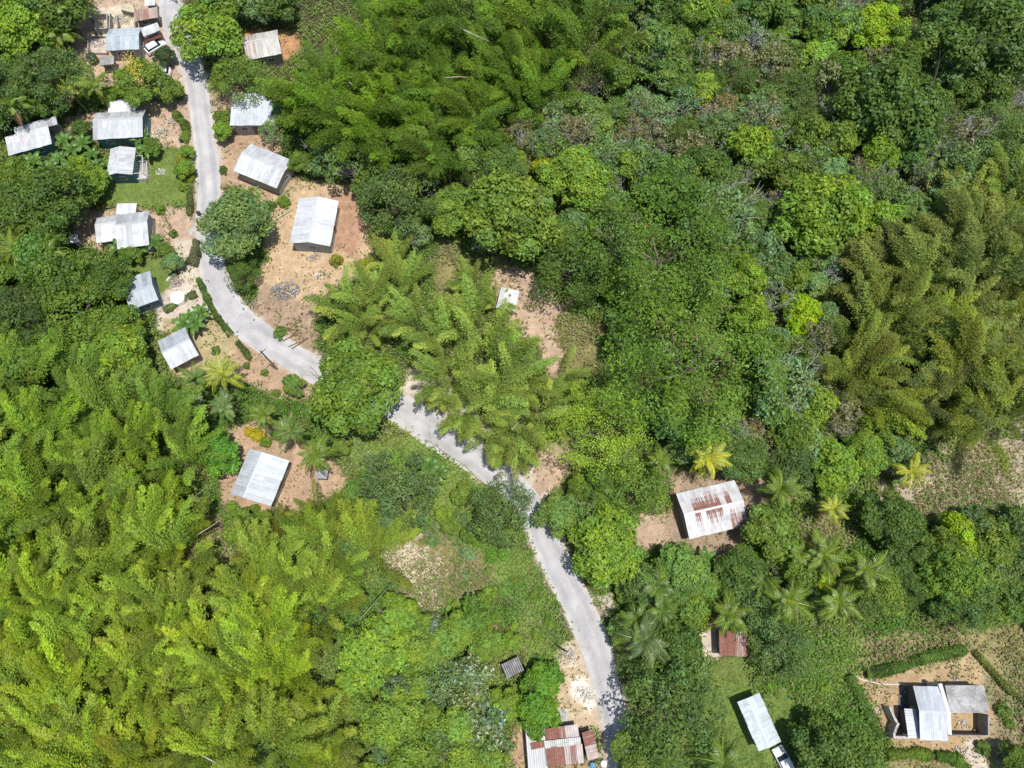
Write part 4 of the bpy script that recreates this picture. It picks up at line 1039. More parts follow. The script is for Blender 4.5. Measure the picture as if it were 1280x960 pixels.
G_DARK = (.058, .105, .022); G_MID = (.088, .150, .026); G_BRIGHT = (.125, .215, .028); G_OLIVE = (.120, .150, .038); G_LIME = (.24, .33, .020)
G_GREY = (.145, .175, .075); G_YEL = (.19, .235, .030); G_BLUE = (.080, .130, .045); B_YEL = (.200, .300, .026); B_GREEN = (.140, .255, .026); B_OLIVE = (.205, .280, .055); B_CEN = (.29, .42, .080)

HAND = [  # kind, px, py, radius px, colour, label, nickname
 ('big', 256, 34, 38, G_BRIGHT, 'glossy bright green tree overhanging the lane near the top', 'the overhanging lane tree'),
 ('mango', 298, 94, 34, G_MID, 'wide dense green tree between the stained white house and the mono-pitch house', None),
 ('big', 172, 98, 30, G_MID, 'green flowering tree with yellow blossoms below the blue-grey roofed house', 'the flowering tree'),
 ('mid', 212, 112, 16, G_MID, 'small green tree beside the blue drum', None),
 ('mango', 60, 90, 42, (.10, .115, .035), 'wide brownish green tree left of the flowering tree', 'the brownish wide tree'),
 ('big', 293, 274, 42, (.115, .150, .055), 'airy grey-green tree leaning over the lane opposite the driveway', 'the airy lane tree'),
 ('mango', 303, 342, 21, G_DARK, 'compact dark tree at the bend of the lane', 'the compact bend tree'),
 ('mid', 352, 136, 17, G_GREY, 'grey-green tree covering the corner of the mono-pitch house', None),
 ('scrub', 335, 165, 16, G_GREY, None, None), ('scrub', 405, 165, 30, G_OLIVE, None, None), ('scrub', 440, 200, 34, G_OLIVE, None, None),
 ('mid', 372, 202, 14, G_MID, None, None),
 ('mid', 278, 162, 13, G_BRIGHT, 'upright green roadside shrub tree opposite the annexed pale grey house', None), ('mid', 276, 144, 10, G_MID, None, None),
 ('big', 148, 410, 30, G_MID, 'spreading fine-leaved tree covering a corner of the plain grey house', 'the fine-leaved spreading tree'),
 ('big', 140, 440, 35, G_BRIGHT, 'bright leafy tree left of the grey and white house', 'the bright leafy tree'),
 ('mango', 90, 385, 42, G_MID, 'large green tree in the dark grove left of the plain grey house', 'the large grove tree'),
 ('mango', 30, 395, 45, (.045, .075, .022), 'darkest shaded tree at the left edge', 'the darkest tree'),
 ('big', 30, 255, 40, G_DARK, 'broad glossy tree left of the patchwork roofed house', 'the broad glossy tree'),
 ('mid', 95, 240, 24, G_MID, None, None), ('mid', 118, 225, 18, G_BRIGHT, None, None),
 ('big', 440, 482, 54, G_MID, 'big green tree whose crown hides the middle of the lane', 'the lane-hiding tree'),
 ('mango', 494, 247, 46, (.065, .105, .030), 'dark rounded tree above the central bamboo', 'the dark rounded tree'),
 ('big', 640, 262, 54, G_MID, 'large green tree above the tiny white shed', 'the large central tree'),
 ('mango', 716, 330, 46, G_DARK, 'dense dark mango tree beside the pink bare clearing', 'the clearing mango tree'),
 ('big', 722, 218, 38, (.13, .235, .028), 'light green tree with a dark hollow below it', 'the light green hollow tree'),
 ('umbrella', 840, 290, 78, (.070, .140, .018), 'huge flat dark green umbrella-crowned tree in the forest', 'the huge umbrella tree'),
 ('umbrella', 875, 435, 92, (.082, .155, .020), 'huge flat mid green umbrella-crowned tree above the rust-streaked house', 'the lower umbrella tree'),
 ('umbrella', 795, 465, 36, (.060, .12, .022), None, None),
 ('mid', 1003, 383, 23, (.23, .36, .012), 'vivid lime green tree at the edge of the olive bamboo', 'the vivid lime tree'),
 ('mid', 997, 408, 16, (.23, .36, .012), 'lower small vivid lime tree at the edge of the olive bamboo', None),
 ('big', 1036, 262, 52, (.115, .185, .022), 'tall bright leafy tree with deep shadow at its side', 'the tall bright tree'),
 ('scrub', 900, 265, 44, G_GREY, 'big grey twiggy tree between the umbrella tree and the tall bright tree', 'the big grey twiggy tree'),
 ('scrub', 985, 480, 42, (.17, .20, .10), 'pale grey-leaved tree left of the olive bamboo', 'the pale grey tree'),
 ('umbrella', 752, 535, 52, (.21, .335, .040), 'smooth light green fine-leaved tree beside the central bamboo', 'the smooth light green tree'),
 ('mango', 792, 612, 40, G_MID, 'rounded mango tree left of the rust-streaked house', 'the rounded mango tree'),
 ('big', 758, 682, 44, (.115, .20, .030), 'large clumpy yellowish green tree beside the lane', 'the clumpy roadside tree'),
 ('mid', 740, 615, 16, (.26, .31, .03), 'small yellow-leaved tree above the clumpy roadside tree', None), ('mid', 718, 635, 13, (.26, .31, .05), 'smaller yellow-leaved tree near the lane', None),
 ('mid', 700, 640, 26, G_OLIVE, None, None), ('big', 855, 715, 34, (.10, .19, .045), 'large-leaved green tree below the rust-streaked house', 'the large-leaved tree'), ('mid', 875, 735, 26, G_MID, None, None),
 ('mango', 625, 640, 40, (.070, .115, .035), 'round dark green tree touching the lower side of the lane', 'the round lane-side tree'),
 ('mango', 500, 615, 46, (.095, .125, .045), 'wide brownish mango tree on the slope below the lane', 'the brownish slope mango'),
 ('mango', 838, 885, 62, (.062, .115, .028), 'very large dark mango tree shading the lower lane', 'the very large mango'),
 ('big', 800, 950, 34, (.075, .13, .03), None, None), ('mango', 980, 812, 38, G_BLUE, 'bluish dark green tree right of the dark red shed', 'the bluish dark tree'),
 ('mid', 965, 668, 32, G_MID, None, None), ('big', 925, 715, 30, G_DARK, None, None),
 ('big', 1098, 28, 30, (.20, .33, .025), 'bright lime crowned tree near the top edge', 'the top lime tree'),
 ('big', 1120, 118, 52, G_DARK, 'broad deep green tree below the top lime tree', 'the broad deep green tree'),
 ('mid', 1058, 112, 20, (.23, .32, .03), 'yellow-green tree left of the broad deep green tree', None),
 ('mid', 900, 6, 14, (.26, .36, .03), 'yellow-green tree cut by the top edge', 'the yellow top-edge tree'),
 ('mid', 787, 52, 16, (.22, .31, .03), 'small yellow-green tree at the bamboo edge', None), ('mid', 680, 210, 16, G_LIME, None, None),
 ('big', 1250, 40, 55, G_DARK, 'huge dark tree in the upper right corner', 'the corner dark tree'), ('big', 1235, 100, 34, G_DARK, None, None),
 ('mid', 1195, 668, 27, (.20, .33, .025), 'bright yellow-green tree right of the palms', 'the bright forked tree'), ('mid', 1195, 700, 18, G_BRIGHT, None, None),
 ('mid', 1048, 575, 28, G_BRIGHT, None, None), ('big', 1085, 565, 27, (.15, .23, .03), None, None), ('mid', 1040, 600, 20, (.16, .27, .025), None, None),
 ('big', 1120, 650, 34, G_DARK, None, None),
 ('silver', 585, 855, 32, (.085, .14, .04), 'large silvery white-leaved shrub, upper of two', 'the upper silvery shrub'), ('silver', 600, 905, 34, (.080, .135, .035), 'large silvery white-leaved shrub, lower of two', 'the lower silvery shrub'),
 ('silver', 545, 790, 20, (.09, .12, .05), 'small silvery shrub with grey twigs', None), ('silver', 512, 828, 16, (.12, .19, .04), 'small pale green speckled shrub', None),
 ('big', 465, 815, 40, (.115, .21, .028), 'bright green tree beside the lower bamboo', 'the bamboo-side tree'), ('mid', 500, 770, 26, G_BRIGHT, None, None), ('mid', 440, 855, 24, G_BRIGHT, None, None),
 ('big', 490, 900, 36, (.13, .19, .03), None, None), ('big', 520, 940, 34, G_MID, None, None), ('big', 580, 950, 30, G_BRIGHT, None, None), ('mid', 560, 800, 22, (.17, .2, .04), None, None),
 ('mid', 680, 850, 24, (.075, .165, .020), 'soft bright green bush tree left of the gravel pull-in', None), ('mid', 672, 888, 27, (.075, .165, .020), 'soft bright green bush tree above the rusty patchwork house', None), ('mid', 640, 880, 18, G_BRIGHT, None, None), ('mid', 640, 800, 12, G_BRIGHT, None, None),
 ('big', 1050, 945, 42, G_DARK, 'dark tree at the lower edge left of the half built house', 'the lower dark tree'), ('mid', 1010, 925, 22, G_DARK, None, None),
 ('mid', 1035, 705, 17, G_LIME, 'yellow-lime tree among the palm crowns', 'the yellow-lime palm tree'), ('mid', 1030, 725, 14, G_LIME, None, None), ('mid', 1270, 950, 20, G_DARK, None, None),
 ('mid', 275, 565, 26, (.075, .18, .022), 'rounded green tree left of the lone light blue house', None), ('mid', 250, 560, 20, (.075, .17, .022), None, None),
 ('mango', 450, 665, 30, G_OLIVE, None, None), ('mid', 440, 680, 22, G_DARK, None, None), ('mid', 300, 660, 24, G_MID, None, None), ('mid', 330, 655, 16, G_MID, None, None),
 ('mid', 205, 68, 12.5, (.045, .07, .03), 'round clipped dark bush tree beside the lane', 'the round dark bush'),
 ('mid', 365, 480, 14, G_MID, None, None), ('mid', 230, 210, 12, (.17, .22, .03), None, None), ('mid', 233, 188, 9, (.16, .24, .03), None, None), ('mid', 190, 182, 12, G_MID, None, None),
 ('bare', 588, 222, 22, (.2, .2, .12), 'pale leafless branching tree above the large central tree', 'the pale leafless tree'),
 ('bare', 780, 275, 26, (.2, .2, .12), None, None), ('bare', 960, 560, 22, (.2, .2, .12), None, None), ('bare', 800, 155, 22, (.2, .2, .12), None, None), ('bare', 885, 150, 22, (.2, .2, .12), None, None), ('bare', 650, 165, 20, (.2, .2, .12), None, None),
 ('bare', 1020, 120, 14, (.2, .2, .12), None, None), ('bare', 785, 175, 20, (.2, .2, .12), None, None), ('bare', 1230, 150, 20, (.2, .2, .12), None, None), ('bare', 525, 930, 16, (.2, .2, .12), None, None),
 ('mid', 205, 312, 11, G_MID, None, None), ('mid', 215, 327, 13, G_GREY, None, None), ('mid', 162, 318, 13, G_MID, None, None), ('mid', 98, 205, 15, G_BRIGHT, None, None), ('mid', 20, 215, 20, G_MID, None, None),
 ('mid', 140, 120, 14, G_MID, None, None), ('big', 20, 30, 36, G_BRIGHT, None, None), ('big', 60, 120, 26, G_DARK, None, None), ('mid', 100, 160, 12, G_DARK, None, None), ('big', 60, -8, 40, G_DARK, None, None), ('mid', 275, 0, 30, G_MID, None, None), ('mid', 318, 6, 20, G_GREY, None, None), ('mid', 350, 0, 24, G_DARK, None, None),
]
def look_of(kind, col):
    r = col[0]/col[1]
    tone = 'lime green' if r > .68 and col[1] > .2 else 'brownish green' if r > .75 and col[1] < .135 else 'grey-green' if col[2] > .05 else 'dark green' if col[1] < .12 else 'bright green' if col[1] > .19 else 'mid green'
    noun = {'big': 'broad-crowned tree', 'mid': 'small rounded tree', 'mango': 'dense domed tree', 'scrub': 'twiggy scrub tree', 'bare': 'leafless pale tree', 'umbrella': 'flat-crowned tree', 'silver': 'large-leaved shrub', 'bush': 'low bush'}[kind]
    return (tone+' '+noun) if kind != 'bare' else noun
for kind, px, py, r, col, label, nick in HAND:
    plant(kind, px, py, r, col, look_of(kind, col), label, nick, .06)
# flowering tree blossom sprays belong to the tree
PAL_G = (.155, .235, .028); PAL_Y = (.32, .37, .04); PAL_D = (.115, .20, .030)
PALMS = [(80, 12, 26, PAL_G), (72, 42, 24, PAL_G), (118, 106, 24, PAL_G), (88, 112, 20, PAL_Y), (14, 132, 26, PAL_G), (18, 315, 28, PAL_G), (62, 318, 24, PAL_G), (100, 3, 20, PAL_G),
         (278, 466, 27, (.30, .36, .045)), (243, 472, 20, PAL_D), (242, 505, 20, (.15, .24, .07)), (280, 508, 22, (.15, .24, .07)), (328, 518, 20, PAL_G), (364, 538, 24, (.15, .23, .05)), (394, 567, 24, PAL_G),
         (885, 573, 27, (.42, .45, .05)), (825, 576, 19, PAL_G), (975, 612, 25, PAL_G), (1041, 636, 18, PAL_Y), (1140, 590, 23, (.38, .42, .05)), (1030, 693, 33, PAL_G), (1083, 712, 30, PAL_G), (985, 750, 30, PAL_G), (1048, 752, 28, PAL_G),
         (822, 732, 30, PAL_D), (796, 775, 26, PAL_D), (805, 800, 33, (.13, .19, .06)), (828, 765, 22, PAL_D), (910, 768, 27, PAL_G), (905, 955, 34, PAL_D), (1000, 693, 20, PAL_G), (953, 730, 20, PAL_D)]
for px, py, r, c in PALMS:
    tone = 'yellow-fronded coconut palm' if c[0] > .28 else 'dark green coconut palm' if c == PAL_D else 'green coconut palm'
    palm(px, py, r, c, tone)
for (px, py) in [(82, 178), (92, 190), (75, 200), (105, 182), (115, 195), (122, 208), (65, 212), (85, 212), (104, 212), (45, 205), (178, 175), (186, 190), (238, 398), (252, 392), (232, 408), (246, 408), (548, 592), (536, 585), (850, 700), (865, 725), (880, 700), (150, 312), (175, 312), (195, 305), (40, 222)]:
    banana(px, py, 'broad-leaved banana plant')

# ---- region fills
CLEAR = [np.array(p, float) for p in ([(930, 775), (1290, 755), (1290, 830), (1080, 850), (1000, 860), (990, 800)], [(1040, 640), (1110, 620), (1160, 650), (1085, 680), (1050, 670)], [(965, 655), (1005, 655), (1060, 680), (1000, 672)], [(870, 745), (905, 745), (900, 760), (875, 765)], [(860, 590), (960, 590), (975, 640), (945, 655), (925, 705), (870, 700), (840, 640)], [(845, 215), (870, 210), (875, 235), (850, 240)], [(700, 90), (720, 85), (725, 120), (705, 125)], [(1120, 0), (1180, -10), (1185, 40), (1150, 45)], [(1215, 120), (1250, 130), (1230, 155), (1195, 150)], [(540, 300), (575, 290), (600, 345), (580, 400), (550, 360)], [(300, 600), (385, 590), (390, 640), (310, 660)], [(220, 700), (262, 700), (270, 760), (235, 770)])]
def region_fill(poly, spacing, fn, seed, jitter=.33, excl=None, rfac=.72):
    rs = random.Random(seed); P = np.array(poly, float); x0, y0 = P.min(0); x1, y1 = P.max(0); out = []; row = 0; y = y0
    while y < y1:
        x = x0+(spacing/2 if row % 2 else 0)
        while x < x1:
            px, py = x+rs.uniform(-jitter, jitter)*spacing, y+rs.uniform(-jitter, jitter)*spacing
            if poly_sd(np.array([px]), np.array([py]), P)[0] < 0:
                if any(poly_sd(np.array([px]), np.array([py]), Q)[0] < spacing*.15 for Q in CLEAR): x += spacing; continue
                if not any(math.hypot(px-a, py-b) < r*rfac for a, b, r, k in PLACED if k != 'banana'):
                    out.append((px, py))
            x += spacing
        y += spacing*.87; row += 1
    for px, py in out: fn(px, py, rs)
HOUSES = [l for l in LAND if l[0].split()[-1] in ('house', 'shed', 'cabin', 'stall', 'hut', 'outhouse', 'rooms', 'foundation')]
OPENP = [np.array(p, float) for p, c, e, r in ZONES if c not in (GRASS, DRYGR, STRAW) and c[0] > .1]
def blocked(px, py, rpx):
    for Q in OPENP:
        if poly_sd(np.array([px]), np.array([py]), Q)[0] < rpx*.35: return True
    for _, hx, hy in HOUSES:
        if math.hypot(px-hx, py-hy) < 24+rpx*.75: return True
    return line_d(np.array([px]), np.array([py]), np.array([(a, b) for a, b, w in ROAD]))[0] < 17+rpx*.6
def bam(col, look, rp, kind='bamboo'):
    def f(px, py, rs):
        if blocked(px, py, rp*.8): return
        c0 = col
        if col == B_YEL:
            k = min(1, max(0, (py-460)/330)); c0 = (.172*(1-k)+.270*k, .305*(1-k)+.395*k, .040)  # opposition glow of the sun toward the lower edge, put into the foliage colour
        plant(kind, px, py, rp*rs.uniform(.85, 1.15), (c0[0]*(u_ := rs.uniform(.82, 1.2)), c0[1]*u_*rs.uniform(.93, 1.05), c0[2]*rs.uniform(.8, 1.4)), look, j=.05, rot=(2.0+.25*math.sin(px*.03+py*.02)) if col == B_YEL else (3.0 if px < 600 else 2.4) if col == B_GREEN else 1.2+1.2*math.sin(px*.02+py*.03), hscale=rs.uniform(.8, 1.25))
    return f
region_fill([(-60, 452), (100, 455), (150, 480), (195, 515), (225, 560), (225, 610), (262, 700), (330, 690), (390, 650), (440, 660), (490, 715), (455, 770), (420, 830), (400, 880), (430, 1000), (-60, 1000)], 53, bam(B_YEL, 'yellow-green bamboo clump', 42), 3, jitter=.42)
region_fill([(378, 88), (430, 40), (520, -20), (755, -30), (758, 95), (690, 115), (650, 145), (600, 175), (545, 200), (520, 160), (440, 150), (380, 165), (345, 120)], 43, bam(B_GREEN, 'deep green bamboo clump', 38), 4)
region_fill([(1072, 345), (1115, 300), (1190, 240), (1300, 190), (1340, 540), (1240, 545), (1180, 540), (1085, 510), (1065, 430)], 46, bam(B_OLIVE, 'olive green bamboo clump', 41), 5)
for (px, py, r) in [(432, 385, 40), (470, 365, 38), (500, 350, 34), (520, 395, 36), (560, 425, 40), (590, 395, 44), (615, 440, 50), (640, 470, 44), (610, 490, 44), (645, 525, 44), (680, 510, 36), (640, 555, 34), (560, 465, 40), (490, 320, 30), (590, 350, 26), (622, 372, 20), (585, 505, 38), (608, 540, 32), (562, 488, 28), (455, 400, 30), (700, 470, 30)]:
    plant('bamboo_open', px, py, r, B_CEN, 'feathery light green bamboo clump', j=.1, rot=math.atan2(480-py+10, px-590)+(0 if px < 640 else -.5))
for (px, py, r) in [(398, 652, 30), (345, 690, 36)]:
    plant('bamboo', px, py, r, (.19, .25, .035), 'yellow-green bamboo clump', j=.1)

MIX = [('mid', G_MID), ('mid', G_OLIVE), ('scrub', G_GREY), ('scrub', (.11, .16, .045)), ('mid', (.075, .14, .035)), ('big', (.07, .13, .03)), ('scrub', (.10, .16, .04)), ('mid', G_BRIGHT), ('bare', (.15, .17, .09)), ('mango', (.07, .12, .03)), ('scrub', (.165, .185, .11)), ('bare', (.19, .20, .14)), ('scrub', (.14, .19, .07)), ('mid', (.12, .16, .06))]
def forest(rp, mix=MIX):
    def f(px, py, rs):
        if blocked(px, py, rp): return
        kind, col = rs.choice(mix); r = rp*rs.uniform(.75, 1.25)*(1.3 if kind in ('big', 'mango') else 1.0)
        plant(kind, px, py, r, (col[0]*1.12, col[1]*1.08, col[2]*1.2) if kind in ('scrub', 'bare') else col, look_of(kind, col), j=.14, hscale=rs.uniform(.75, 1.35))
    return f
region_fill([(765, -30), (1340, -40), (1300, 190), (1190, 235), (1110, 290), (1040, 345), (1030, 430), (1060, 520), (1150, 560), (1090, 600), (940, 590), (830, 560), (800, 500), (780, 420), (755, 375), (690, 300), (600, 310), (560, 300), (540, 230), (600, 180), (690, 120), (760, 95)], 32.5, forest(23), 6, rfac=.8, jitter=.42)
DK = [('mid', G_DARK), ('mid', G_MID), ('big', G_DARK), ('mango', (.06, .10, .03)), ('mid', (.08, .15, .03))]
region_fill([(-50, -40), (110, -30), (95, 50), (100, 110), (60, 150), (-50, 150)], 34, forest(22, DK), 7)
region_fill([(-50, 200), (60, 205), (110, 240), (85, 310), (150, 345), (150, 400), (200, 450), (150, 480), (-50, 460)], 34, forest(23, DK), 8)
region_fill([(700, 600), (830, 600), (850, 690), (930, 700), (1000, 640), (1150, 620), (1170, 660), (1300, 640), (1330, 770), (1200, 790), (1100, 795), (1000, 800), (940, 860), (860, 800), (790, 840), (765, 720), (710, 650)], 33, forest(23, [('mid', G_MID), ('mid', G_DARK), ('mid', (.09, .155, .035)), ('mango', (.07, .12, .035)), ('scrub', (.11, .17, .05)), ('big', G_MID), ('mid', G_BLUE)]), 9)
region_fill([(440, 800), (500, 750), (620, 770), (640, 870), (660, 900), (640, 1000), (430, 1000)], 30, forest(20, [('mid', G_MID), ('mid', G_BRIGHT), ('scrub', G_OLIVE), ('mid', (.13, .19, .035)), ('scrub', G_GREY)]), 10)
region_fill([(360, 190), (450, 150), (540, 200), (540, 300), (460, 290), (440, 235), (380, 225)], 28, forest(19, [('mid', G_DARK), ('scrub', G_OLIVE), ('scrub', G_GREY), ('mid', G_MID)]), 12)
region_fill([(400, 560), (470, 550), (600, 620), (600, 700), (500, 650), (430, 640)], 26, forest(14, [('mid', G_MID), ('mid', G_BRIGHT), ('scrub', G_OLIVE)]), 13)
# low bushes in the open ground
def bushes(poly, spacing, seed, cols, rr=(5, 10)):
    def f(px, py, rs):
        if line_d(np.array([px]), np.array([py]), np.array([(a, b) for a, b, w in ROAD]))[0] < 24: return
        for Q in OPENP:
            if poly_sd(np.array([px]), np.array([py]), Q)[0] < 3: return
        col = rs.choice(cols); plant('bush', px, py, rs.uniform(*rr), col, look_of('bush', col), j=.15)
    region_fill(poly, spacing, f, seed)
BC = [G_MID, G_BRIGHT, (.09, .19, .025), G_OLIVE]
bushes([(560, 680), (640, 670), (720, 830), (700, 850), (630, 800)], 30, 20, BC, (6, 11))
bushes([(470, 660), (600, 680), (630, 790), (520, 760)], 30, 21, [G_OLIVE, G_GREY, (.13, .19, .04)], (5, 10))
bushes([(1000, 790), (1200, 780), (1280, 800), (1280, 860), (1090, 840), (1040, 850)], 28, 22, [G_OLIVE, G_MID, (.14, .16, .06)], (5, 9))
bushes([(1000, 840), (1060, 850), (1090, 930), (1010, 900)], 24, 23, BC, (5, 9))
bushes([(880, 830), (1000, 840), (1000, 870), (900, 850)], 24, 24, BC, (5, 9))
bushes([(1240, 540), (1300, 550), (1300, 660), (1120, 660), (1110, 600)], 26, 25, [G_OLIVE, G_DARK, (.12, .15, .05)], (4, 9))
bushes([(725, 395), (780, 380), (790, 480), (750, 480)], 24, 26, BC, (6, 10))
for px, py, r, c in [(330, 465, 5, G_MID), (345, 492, 6, G_MID), (337, 256, 7, G_DARK), (279, 212, 6, G_DARK), (355, 253, 8, G_MID), (200, 262, 7, G_BRIGHT), (216, 292, 6, G_OLIVE), (322, 545, 9, (.33, .30, .02)), (332, 552, 8, G_MID), (310, 540, 7, (.33, .30, .02)),
                     (270, 437, 6, G_OLIVE), (240, 440, 7, G_MID), (1200, 862, 1, G_MID), (1255, 890, 10, G_OLIVE), (1230, 935, 10, G_OLIVE), (1262, 905, 7, G_MID), (290, 635, 9, G_BRIGHT), (310, 640, 8, G_MID), (345, 545, 8, G_MID), (318, 636, 7, G_MID), (228, 232, 7, (.17, .22, .03)), (236, 222, 8, (.18, .23, .03)), (226, 200, 8, (.18, .23, .03)),
                     (420, 325, 9, G_YEL), (560, 380, 10, G_MID), (730, 480, 12, G_MID), (455, 330, 12, G_YEL), (350, 415, 9, G_OLIVE), (205, 200, 1, G_MID), (170, 172, 7, G_MID)]:
    if r > 2: plant('bush', px, py, r, c, look_of('bush', c), j=.1)

# hedges
def hedge(pts, w, hh, col, label, seed):
    rng = np.random.default_rng(seed); a = W(*pts[0], hh*.7); o = Vector((a[0], a[1], gz(*a))); P = []; Nn = []
    Wp = np.array([W(*p, hh*.7) for p in pts])
    for i in range(len(pts)-1):
        p, q = Wp[i], Wp[i+1]; L = np.hypot(*(q-p)); n = int(L*hh*w*520)+60
        t = rng.random(n)[:, None]; d = (q-p)/L; nn = np.array([-d[1], d[0]])
        ang = rng.uniform(-.35, math.pi+.35, n); bulge = .45+.95*vnoise(t[:, 0]*L+i*5, 0*t[:, 0], 1.1, seed)+.2*vnoise(t[:, 0]*L+i*5, ang, .35, seed+3)
        off = np.cos(ang)*w/2*bulge; z = np.clip(np.sin(ang), -.2, 1)*hh*.55*bulge+hh*.45
        xy = p+(q-p)*t+nn*off[:, None]
        P.append(np.stack([xy[:, 0]-o.x, xy[:, 1]-o.y, ground(xy[:, 0], xy[:, 1])-o.z+z], 1))
        Nn.append(unit(np.stack([nn[0]*np.cos(ang), nn[1]*np.cos(ang), np.sin(ang)+.4], 1)+rng.normal(0, .5, (n, 3))))
    P = np.concatenate(P); Nn = np.concatenate(Nn)
    gp = vnoise(P[:, 0], P[:, 1], 1.3, seed+21); kp = rng.random(len(P)) < np.clip((gp-.12)*5, 0, 1); P = P[kp]; Nn = Nn[kp]; P += rng.normal(0, .06, P.shape)
    D = rnd_perp(Nn, rng); L = .24*rng.uniform(.6, 1.3, len(P))
    T = np.ones((len(P), 3))*rng.uniform(.6, 1.5, len(P))[:, None]*(.6+.9*vnoise(P[:, 0], P[:, 1], 1.6, seed+9))[:, None]
    ob = link(bpy.data.objects.new('hedge', quad_mesh('hedge', leaf_quads(P, D, Nn, L, L*.55), T, M_LEAF))); ob.location = o; ob.color = (*col, 1)
    tag(ob, label, 'hedge')
hedge([(247, 348), (252, 358), (260, 376), (270, 395), (288, 418)], .8, .9, (.10, .17, .03), 'narrow hedge along the lane above the grey and white house', 1)
hedge([(296, 427), (306, 438), (311, 448), (306, 460)], .7, .8, (.10, .15, .035), 'short curved hedge at the corner of the dirt yard', 2)
hedge([(244, 300), (243, 320), (238, 330)], 1.3, 1.3, (.13, .14, .06), 'thick brownish hedge beside the driveway ramp', 3)
hedge([(218, 141), (229, 152), (233, 165), (228, 176)], 1.3, 1.2, (.13, .20, .03), 'curved bright hedge beside the annexed pale grey house', 4)
hedge([(236, 240), (237, 255), (236, 268)], .8, .9, (.12, .15, .04), 'short hedge between the lawn and the lane', 5)
hedge([(205, 388), (225, 375), (245, 366)], .9, .9, (.13, .17, .05), 'sloping hedge below the white water tank', 6)
hedge([(1062, 845), (1075, 868), (1082, 885), (1094, 908), (1104, 920)], 1.0, 1.1, (.085, .15, .025), 'long dark hedge left of the half built house', 7)
hedge([(1084, 842), (1100, 840), (1125, 834), (1150, 824), (1175, 818), (1207, 812)], 1.2, 1.2, (.095, .17, .025), 'thick green hedge above the half built house', 8)
hedge([(1219, 815), (1235, 832), (1250, 850), (1268, 868), (1285, 880)], 0.7, .8, (.14, .18, .03), 'thin straight hedge right of the half built house', 9)
hedge([(1110, 944), (1130, 943), (1150, 942), (1165, 945)], 1.2, 1.0, (.13, .20, .02), 'yellow-green hedge below the half built house', 10)
hedge([(1172, 945), (1195, 948), (1212, 962)], 1.3, 1.0, (.10, .19, .02), 'green hedge beside the path at the lower edge', 11)
hedge([(770, 800), (764, 788), (760, 775)], .7, .6, (.11, .16, .04), 'low weedy hedge on the kerb by the palms', 12)

# yellow blossoms of the flowering tree
ft = next(r for r in PLANTS if r[4] and 'flowering' in r[4])[0]
c_ = [o for o in bpy.data.objects if o.parent == ft and o.name.startswith('crown')][0]
rg = np.random.default_rng(5); n = 420
bp_ = rg.normal(0, 1, (n, 3))*np.array([.9, 2.0, .35])+np.array([.5, .5, 4.9]); bn = unit(rg.normal(0, .5, (n, 3))+[0, 0, 1]); bd = rnd_perp(bn, rg)
blossom = quad_mesh('blossom', leaf_quads(bp_, bd, bn, np.full(n, .3), np.full(n, .22)), np.ones((n, 3))*rg.uniform(.7, 1.2, n)[:, None], M_LEAF)
child('blossom', blossom, c_, (.75, .62, .10), rot=(0, 0, -ft.rotation_euler.z+.6))

build_undergrowth()

# ------------------------------------------------------------------ wording: each plant is told by its look and by where it stands
ORD = ['', 'second', 'third', 'fourth', 'fifth', 'sixth', 'seventh', 'eighth', 'ninth', 'tenth', 'eleventh', 'twelfth', 'thirteenth', 'fourteenth', 'fifteenth', 'sixteenth', 'seventeenth', 'eighteenth', 'nineteenth', 'twentieth']+['twenty-'+w for w in ('first', 'second', 'third', 'fourth', 'fifth', 'sixth', 'seventh', 'eighth', 'ninth')]+['thirtieth']+['thirty-'+w for w in ('first', 'second', 'third', 'fourth', 'fifth', 'sixth', 'seventh', 'eighth', 'ninth')]
groups = {}
for rec in PLANTS:
    root, look, px, py, label = rec
    if label: continue
    nick, lx, ly = min(LAND, key=lambda l: math.hypot(l[1]-px, l[2]-py) if math.hypot(l[1]-px, l[2]-py) > 4 else 1e9)
    dx, dy = px-lx, py-ly
    side = ('right of' if dx > 0 else 'left of') if abs(dx) > abs(dy) else ('below' if dy > 0 else 'above')
    groups.setdefault((look, nick, side), []).append((math.hypot(dx, dy), root))
for (look, nick, side), L_ in groups.items():
    L_.sort(key=lambda t: t[0])
    for i, (d, root) in enumerate(L_):
        root['label'] = look+(' next ' if i == 0 else f', {ORD[min(i, 38)]} one ')+side+' '+nick if not (i == 0 and side in ('above', 'below')) else f'{look} just {side} {nick}'
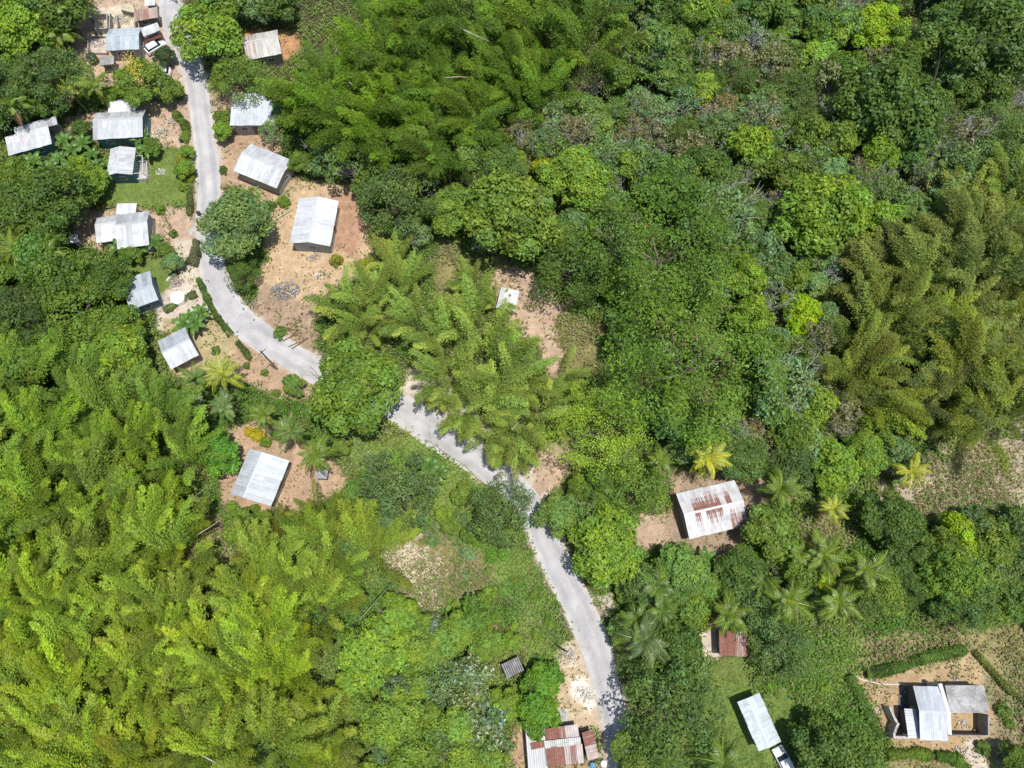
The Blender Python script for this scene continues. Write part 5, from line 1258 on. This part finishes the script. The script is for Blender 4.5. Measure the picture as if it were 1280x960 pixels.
GRP = {'bamboo_clump': 'bamboo clumps of the thickets', 'broadleaf_tree': 'broadleaf trees of the hillside', 'mango_tree': 'dense domed trees', 'scrub_tree': 'twiggy scrub trees', 'bare_tree': 'leafless pale trees', 'coconut_palm': 'coconut palms around the yards', 'banana_plant': 'banana plants near the houses', 'bush': 'low bushes in the open ground', 'umbrella_tree': 'flat-crowned trees'}
for rec in PLANTS:
    k = rec[0].name.split('.')[0]
    if k in GRP: rec[0]['group'] = GRP[k]

# ------------------------------------------------------------------ light, sky, camera
w = bpy.data.worlds.new('World'); scene.world = w; w.use_nodes = True; nt = w.node_tree
bg = nt.nodes['Background']; sky = nt.nodes.new('ShaderNodeTexSky'); sky.sky_type = 'NISHITA'; sky.sun_disc = False
sd = Vector((.16, -.10, 1)).normalized()
elev = math.asin(sd.z); az = math.atan2(sd.x, sd.y)
sky.sun_elevation = elev; sky.sun_rotation = az; sky.air_density = 1.0; sky.dust_density = 1.0
nt.links.new(sky.outputs[0], bg.inputs[0]); bg.inputs[1].default_value = .135
sl = bpy.data.lights.new('sun', 'SUN'); sl.energy = 4.9; sl.angle = math.radians(.53); sl.color = (1, .955, .89)
so = bpy.data.objects.new('sun', sl); COL.objects.link(so); so.rotation_euler = sd.to_track_quat('Z', 'Y').to_euler(); so.location = sd*150
cam = bpy.data.cameras.new('camera'); cam.sensor_width = 36; cam.lens = 36*F/1280; cam.clip_end = 9000; cam.clip_start = 1
co = bpy.data.objects.new('camera', cam); COL.objects.link(co); co.location = (0, 0, H); co.rotation_euler = (TILT, 0, 0)
scene.camera = co
scene.view_settings.view_transform = 'Standard'; scene.view_settings.look = 'None'; scene.view_settings.exposure = 0; scene.view_settings.gamma = 1
scene.cycles.max_bounces = 6; scene.cycles.diffuse_bounces = 3; scene.cycles.glossy_bounces = 2; scene.cycles.transmission_bounces = 3
print('PLANTS', len(PLANTS), 'OBJ', len(bpy.data.objects), {k: len([r for r in PLANTS if r[0].name.startswith(k)]) for k in GRP})
